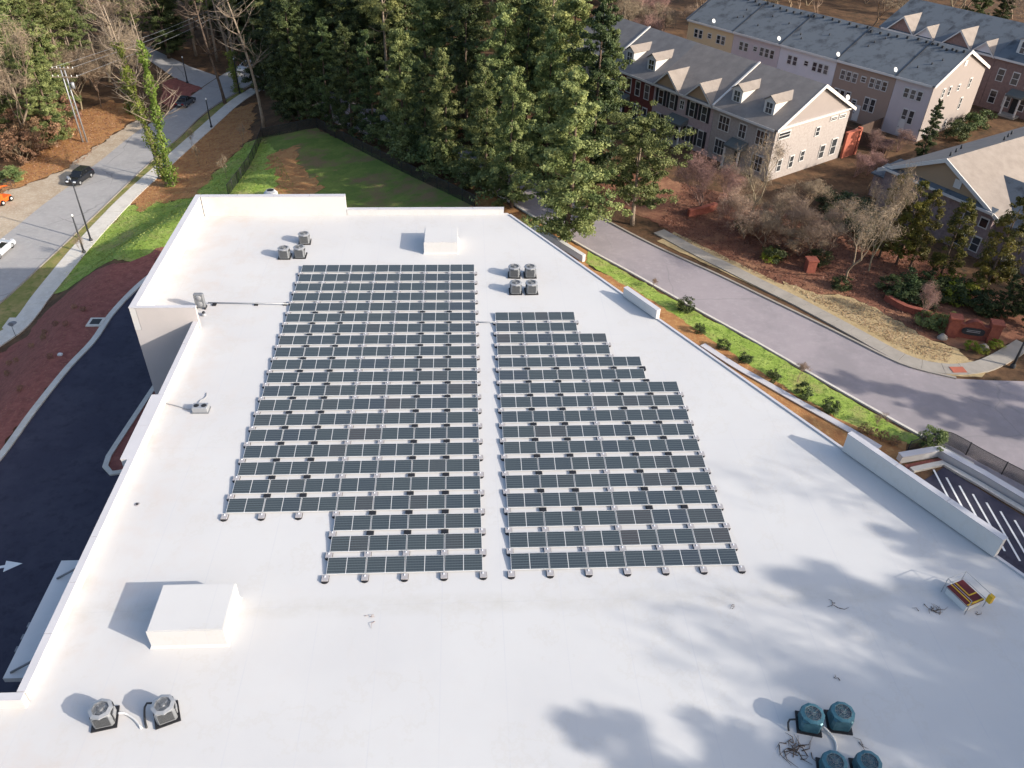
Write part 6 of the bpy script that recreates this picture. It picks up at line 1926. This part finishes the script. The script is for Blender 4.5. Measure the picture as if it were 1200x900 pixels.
lamp((-47.51, 34.53), 7.6, 'tall dark lamp post with pale arm beside the grass slope', 1.2, 2.2)
lamp((-47.23, 31.42), 4.9, 'shorter dark post next to the tall lamp post', 0)
lamp((-44.63, 53.67), 4.6, 'dark lamp post near the foot of the ivy-clad pair', 0)
lamp((-42.18, 74.31), 4.6, 'dark lamp post at the shaded bend of the western pavement', 0)
lamp((-51.98, 97.19), 4.6, 'dark lamp post on the mulched corner of the side street', 0)
lamp((-41.28, 91.60), 6.0, 'tall dark lamp post in the wood shade at the street end', 0)
lamp((45.66, -6.05), 3.2, 'slender dark post at the pavement corner by the sign', 0, group='posts by the eastern road')

# twin utility pole with cross-arms and wires
ux, uy = (-60.02, 67.66)
uz = gz(ux, uy)
r = thing('utility_pole', (ux, uy, uz), 'twin pale utility pole with cross-arms on the straw bank', 'utility pole')
for dx in (-0.35, 0.3):
    MB().tube([(ux + dx, uy, uz - 0.3), (ux + dx * 0.8 - 0.1, uy, uz + 11.5)], [0.13, 0.09], 8).build('pole', MATS['light_steel'], r, r)
for z, L in ((11.2, 1.6), (10.0, 1.9)):
    MB().box(ux - L, uy - 0.22, uz + z, ux + L, uy - 0.10, uz + z + 0.14).build('cross_arm', MATS['pale_bark'], r, r)
    for k_ in (-1, -0.55, 0.55, 1):
        MB().lathe([(0.05, 0), (0.07, 0.08), (0.04, 0.22), (0.0, 0.24)], (ux + k_ * L * 0.92, uy - 0.16, uz + z + 0.142), 8).build('insulator', MATS['white_paint'], r, r)
MB().lathe([(0.0, 0), (0.26, 0.02), (0.26, 0.85), (0.0, 0.9)], (ux + 0.75, uy - 0.1, uz + 8.4), 12).build('transformer', MATS['light_steel'], r, r)
for k_, (dx, dz) in enumerate(((-1.4, 11.45), (1.4, 11.45), (1.7, 10.2))):
    a = Vector((ux + dx, uy - 0.16, uz + dz)); b = Vector((-38 + k_, 150, -3 + k_ * 0.3))
    pts = [a.lerp(b, i / 24) - Vector((0, 0, 2.0 * math.sin(math.pi * i / 24))) for i in range(25)]
    tag(MB().tube(pts, 0.022, 4).build('power_line', MATS['light_steel']), 'thin pale power line leaving the twin utility pole', 'power line', 'power lines')

# ------------------------------------------------------------------ vehicles
def paint(name, c, rough=0.25):
    return mat(name, c, rough, 0.02, 1.0, spec=0.5, coat=0.6)
paint('paint_black', (0.012, 0.013, 0.016)); paint('paint_silver', (0.48, 0.50, 0.53)); paint('paint_white', (0.7, 0.71, 0.73)); paint('paint_dark', (0.03, 0.035, 0.045)); mat('orange_paint', (0.75, 0.13, 0.02), 0.5, 0.1, 2.0)
mat('car_glass', (0.012, 0.014, 0.017), 0.12, 0.02, 1.0, spec=0.5)
mat('rubber', (0.015, 0.015, 0.016), 0.9, 0.1, 3.0)
mat('tail_light', (0.35, 0.01, 0.01), 0.3)
mat('head_light', (0.7, 0.72, 0.75), 0.2)
def car(xy, heading, paintm, label, L=4.4, W=1.8, H=1.55, suv=True):
    x, y = xy; z = gz(x, y) + 0.05
    r = thing('parked_car' if False else 'car', (x, y, z), label, 'car', 'cars on the western street', heading)
    h = L / 2
    # side profile of the lower body, lofted across with tucked sides
    prof = [(-h, 0.35), (-h + 0.03, 0.75), (-h + 0.25, 0.92), (-h * 0.35, 0.97), (h * 0.30, 0.97), (h - 0.55, 0.90), (h - 0.06, 0.72), (h, 0.40), (h - 0.15, 0.24), (-h + 0.15, 0.24)]
    sec = [(-W / 2, 0.93, 0.0), (-W / 2 + 0.10, 1.0, 0.0), (W / 2 - 0.10, 1.0, 0.0), (W / 2, 0.93, 0.0)]
    vs, fs = [], []
    for (yy, sc, _) in sec:
        for (px_, pz) in prof:
            vs.append((px_ * (0.985 if sc < 1 else 1.0), yy, 0.24 + (pz - 0.24) * sc))
    n = len(prof)
    for i in range(3):
        for k_ in range(n):
            j = (k_ + 1) % n
            fs.append((i * n + k_, i * n + j, (i + 1) * n + j, (i + 1) * n + k_))
    fs += [tuple(range(n)), tuple(range(4 * n - 1, 3 * n - 1, -1))]
    body = link('body', MB().add(vs, fs).mesh('body'), MATS[paintm], r)
    # cabin: glass house with a painted roof panel
    b0, b1 = (-h + 0.22, h * 0.42) if suv else (-h * 0.62, h * 0.42)
    t0_, t1_ = (-h + 0.5, h * 0.08) if suv else (-h * 0.36, h * 0.06)
    zb, zt = 0.955, H - 0.06
    cab = [(b0, -W / 2 + 0.08, zb), (b1, -W / 2 + 0.08, zb), (b1, W / 2 - 0.08, zb), (b0, W / 2 - 0.08, zb), (t0_, -W / 2 + 0.24, zt), (t1_, -W / 2 + 0.24, zt), (t1_, W / 2 - 0.24, zt), (t0_, W / 2 - 0.24, zt)]
    link('glasshouse', MB().add(cab, [(0, 1, 5, 4), (1, 2, 6, 5), (2, 3, 7, 6), (3, 0, 4, 7), (4, 5, 6, 7)]).mesh('glasshouse'), MATS['car_glass'], r)
    rp = MB().bevbox(t0_ - 0.04, -W / 2 + 0.2, zt + 0.003, t1_ + 0.05, W / 2 - 0.2, H, 0.05)
    link('roof', rp.mesh('roof'), MATS[paintm], r)
    pl = MB()
    for sy in (-1, 1):
        for (ba, ta) in ((b1, t1_), ((b0 + b1) / 2 - 0.1, (t0_ + t1_) / 2), (b0, t0_)):
            pl.tube([(ba, sy * (W / 2 - 0.075), zb), (ta, sy * (W / 2 - 0.235), zt + 0.01)], 0.045, 5)
    link('pillars', pl.mesh('pillars'), MATS[paintm], r)
    for sx in (-h * 0.60, h * 0.62):
        for sy in (-1, 1):
            t_ = link('wheel', MB().lathe([(0.2, -0.10), (0.31, -0.10), (0.335, -0.06), (0.335, 0.06), (0.31, 0.10), (0.2, 0.10)], (sx, sy * (W / 2 - 0.1), 0.335), 16, axis='y').mesh('wheel'), MATS['rubber'], r)
            link('rim', MB().lathe([(0.0, -0.105), (0.21, -0.105), (0.21, 0.105), (0.0, 0.105)], (sx, sy * (W / 2 - 0.1), 0.335), 12, axis='y').mesh('rim'), MATS['light_steel'], t_)
    for sy in (-1, 1):
        link('headlight', MB().bevbox(h - 0.22, sy * (W / 2 - 0.35) - 0.2, 0.62, h - 0.02, sy * (W / 2 - 0.35) + 0.2, 0.78, 0.03).mesh('headlight'), MATS['head_light'], r)
        link('tail_light', MB().box(-h - 0.01, sy * (W / 2 - 0.28) - 0.15, 0.66, -h + 0.1, sy * (W / 2 - 0.28) + 0.15, 0.86).mesh('tail_light'), MATS['tail_light'], r)
        link('mirror', MB().bevbox(b1 - 0.25, sy * (W / 2 + 0.06) - 0.08, 0.98, b1 - 0.1, sy * (W / 2 + 0.06) + 0.08, 1.1, 0.02).mesh('mirror'), MATS[paintm], r)
    link('number_plate', MB().box(-h - 0.02, -0.25, 0.6, -h - 0.002, 0.25, 0.72).mesh('number_plate'), MATS['white_paint'], r)
    return r
hdg = R(80)
car((-55.40, 53.00), R(258), 'paint_black', 'black car driving on the sunlit western street by the lamp', 4.5)
car((-49.21, 85.43), R(78), 'paint_dark', 'dark car in the shaded stretch of the western street', 4.4, suv=False)
car((-42.83, 105.91), R(250), 'paint_white', 'white car at the dark far end of the western street', 4.4, suv=False)
car((-57.25, 31.47), R(84), 'paint_silver', 'silver car opposite the orange machine on the street', 4.6)

# orange lift on the gravel
lx, ly = (-62.96, 45.65)
lz = gz(lx, ly) + 0.09
r = thing('boom_lift', (lx, ly, lz), 'orange wheeled boom lift parked on the gravel shoulder', 'boom lift', None, R(75))
r.scale = (0.82, 0.82, 0.82)
link('chassis', MB().bevbox(-1.4, -0.8, 0.35, 1.4, 0.8, 0.95, 0.1).mesh('chassis'), MATS['orange_paint'], r)
link('counterweight', MB().bevbox(-1.5, -0.7, 0.953, -0.2, 0.7, 1.7, 0.12).mesh('counterweight'), MATS['orange_paint'], r)
bo = MB().tube([(-0.6, 0, 1.6), (0.6, 0.1, 2.5), (2.2, 0.2, 2.0)], [0.16, 0.14, 0.11], 6)
link('boom', bo.mesh('boom'), MATS['orange_paint'], r)
bk = MB()
for a, b in ((2.2, -0.6), (2.2, 1.0), (3.0, -0.6), (3.0, 1.0)):
    bk.tube([(a, b, 1.6), (a, b, 2.7)], 0.03, 5)
for z in (1.65, 2.2, 2.7):
    bk.tube([(2.2, -0.6, z), (3.0, -0.6, z), (3.0, 1.0, z), (2.2, 1.0, z), (2.2, -0.6, z)], 0.03, 5)
link('basket', bk.mesh('basket'), MATS['dark_steel'], r)
for sx in (-0.95, 0.95):
    for sy in (-1, 1):
        t_ = link('wheel', MB().lathe([(0.2, -0.16), (0.4, -0.16), (0.43, -0.1), (0.43, 0.1), (0.4, 0.16), (0.2, 0.16)], (sx, sy * 0.85, 0.43), 16, axis='y').mesh('wheel'), MATS['rubber'], r)
        link('rim', MB().lathe([(0.0, -0.165), (0.21, -0.165), (0.21, 0.165), (0.0, 0.165)], (sx, sy * 0.85, 0.43), 12, axis='y').mesh('rim'), MATS['white_paint'], t_)

# small street things
x, y = (-49.00, 15.52); z = gz(x, y) + 0.2
tag(MB().lathe([(0.0, 0.05), (0.42, 0.05), (0.45, 0.02), (0.45, 0.003)], (x, y, z), 18).build('access_lid', MATS['grey_steel']), 'round grey access lid on the concrete pad by the pavement', 'lid')
x, y = (-47.63, 13.13); z = gz(x, y)
r = thing('small_sign', (x, y, z), 'thin grey signpost at the pavement edge by the pad', 'sign')
MB().tube([(x, y, z - 0.1), (x, y, z + 1.7)], 0.03, 6).build('post', MATS['grey_steel'], r, r)
MB().box(x - 0.2, y - 0.02, z + 1.35, x + 0.2, y + 0.02, z + 1.75).build('plate', MATS['grey_steel'], r, r)
x, y = (-36.34, 8.03); z = gz(x, y)
r = thing('kerb_inlet', (x, y, z), 'dark storm drain inlet set in the driveway kerb', 'drain inlet')
MB().bevbox(x - 0.75, y - 0.75, z + 0.05, x + 0.75, y + 0.75, z + 0.22, 0.05).build('box', MATS['concrete'], r, r)
MB().box(x - 0.45, y - 0.45, z + 0.222, x + 0.45, y + 0.45, z + 0.235).build('opening', MATS['iron'], r, r)
x, y = (-37.67, 2.67); z = gz(x, y) + 0.1
tag(MB().bevbox(x - 0.22, y - 0.18, z - 0.02, x + 0.22, y + 0.18, z + 0.18, 0.08).build('marker_stone', MATS['white_wall']), 'small pale stone lying on the red mulch bank', 'stone')
x, y = (-24.92, 36.69); z = gz(x, y)
r = thing('concrete_manhole', (x, y, z), 'round white concrete manhole on the basin lawn', 'manhole')
MB().lathe([(0.85, 0.0), (0.85, 0.6), (0.5, 0.95), (0.45, 0.95)], (x, y, z), 20).build('cone', MATS['white_wall'], r, r)
MB().lathe([(0.0, 0.94), (0.47, 0.94)], (x, y, z), 16).build('cover', MATS['iron'], r, r)
for (u, lab) in (((44.58, -3.25), 'pale rounded boulder at the tip of the planted sign bed'), ((41.66, -1.61), 'pale rock beside the shrubs of the sign wall'), ((46.05, -1.67), 'small pale rock behind the low sign-bed shrubs')):
    m_ = MB()
    vs = []
    w = MB().lathe([(0.0, 0.42), (0.22, 0.38), (0.40, 0.22), (0.45, 0.05), (0.40, -0.1)], (0, 0, 0), 9)
    w.v = [(a * random.uniform(0.8, 1.2), b * random.uniform(0.7, 1.1), c * random.uniform(0.85, 1.1)) for a, b, c in w.v]
    o = link('boulder', w.mesh('boulder'), MATS['old_concrete'])
    o.location = (u[0], u[1], gz(*u) + 0.08)
    tag(o, lab, 'boulder')
q = (40.65, -6.46)
tag(MB().box(q[0] - 0.6, q[1] - 0.4, HZ + 0.165, q[0] + 0.6, q[1] + 0.4, HZ + 0.18).build('tactile_plate', MATS['terracotta']), 'rust-red tactile plate in the pavement corner', 'tactile plate')

tufts('lawn_tufts', [(-47.58, 22.13), (-47.44, 32.29), (-46.76, 39.50), (-45.90, 44.35), (-42.63, 46.05), (-36.98, 43.22), (-36.18, 51.40), (-33.57, 62.24), (-31.66, 62.75), (-25.72, 48.48), (-22.73, 40.81), (-22.23, 34.41), (-33.05, 21.48), (-37.27, 20.35), (-43.35, 21.47)], 9000, 0.13, 'leaf_grass', 3)
tufts('verge_tufts', [(11.90, 14.23), (15.44, 9.50), (20.04, 3.19), (24.17, -2.28), (29.33, -9.61), (33.39, -15.40), (29.76, -14.44), (27.62, -11.95), (25.64, -9.32), (22.09, -4.04), (20.11, -0.89), (17.34, 3.67), (14.98, 7.22)], 2500, 0.08, 'leaf_grass', 4)
tufts('garden_litter', [(20.19, 20.38), (22.32, 17.19), (26.44, 11.99), (29.30, 8.39), (33.25, 6.25), (37.01, 5.12), (38.64, 2.09), (40.57, -1.59), (48.75, 10.09), (45.86, 15.56), (40.70, 21.61), (34.26, 26.01), (25.56, 31.95)], 9000, 0.13, 'leaf_brown', 6)
tufts('bank_litter', [(-47.59, 9.29), (-45.87, 11.68), (-45.47, 16.92), (-42.07, 18.74), (-37.03, 19.60), (-34.52, 15.78), (-35.56, 10.01), (-35.77, 5.26), (-37.11, -4.52), (-37.53, -9.97)], 3000, 0.07, 'leaf_brown', 7)
tufts('straw_litter', [(-46.46, 45.41), (-44.71, 57.37), (-42.53, 71.23), (-41.25, 82.54), (-37.15, 85.47), (-33.78, 64.42), (-35.91, 52.82), (-36.90, 44.17), (-42.40, 45.68)], 5000, 0.12, 'leaf_brown', 8)
tufts('wood_litter', [(-57.87, 58.85), (-57.18, 66.98), (-56.90, 78.45), (-62.64, 87.36), (-65.83, 82.02), (-64.86, 70.14), (-66.05, 55.04), (-64.46, 48.09), (-60.70, 54.47)], 4000, 0.14, 'leaf_brown', 9)
tufts('dry_grass_tufts', [(30.10, 8.22), (33.08, 5.78), (36.83, 4.65), (38.45, 1.65), (40.38, -1.99), (41.90, -3.34), (40.30, -5.35), (38.21, -4.18), (36.45, -2.07), (34.61, 1.13), (31.98, 5.01)], 4000, 0.10, 'leaf_straw', 5)
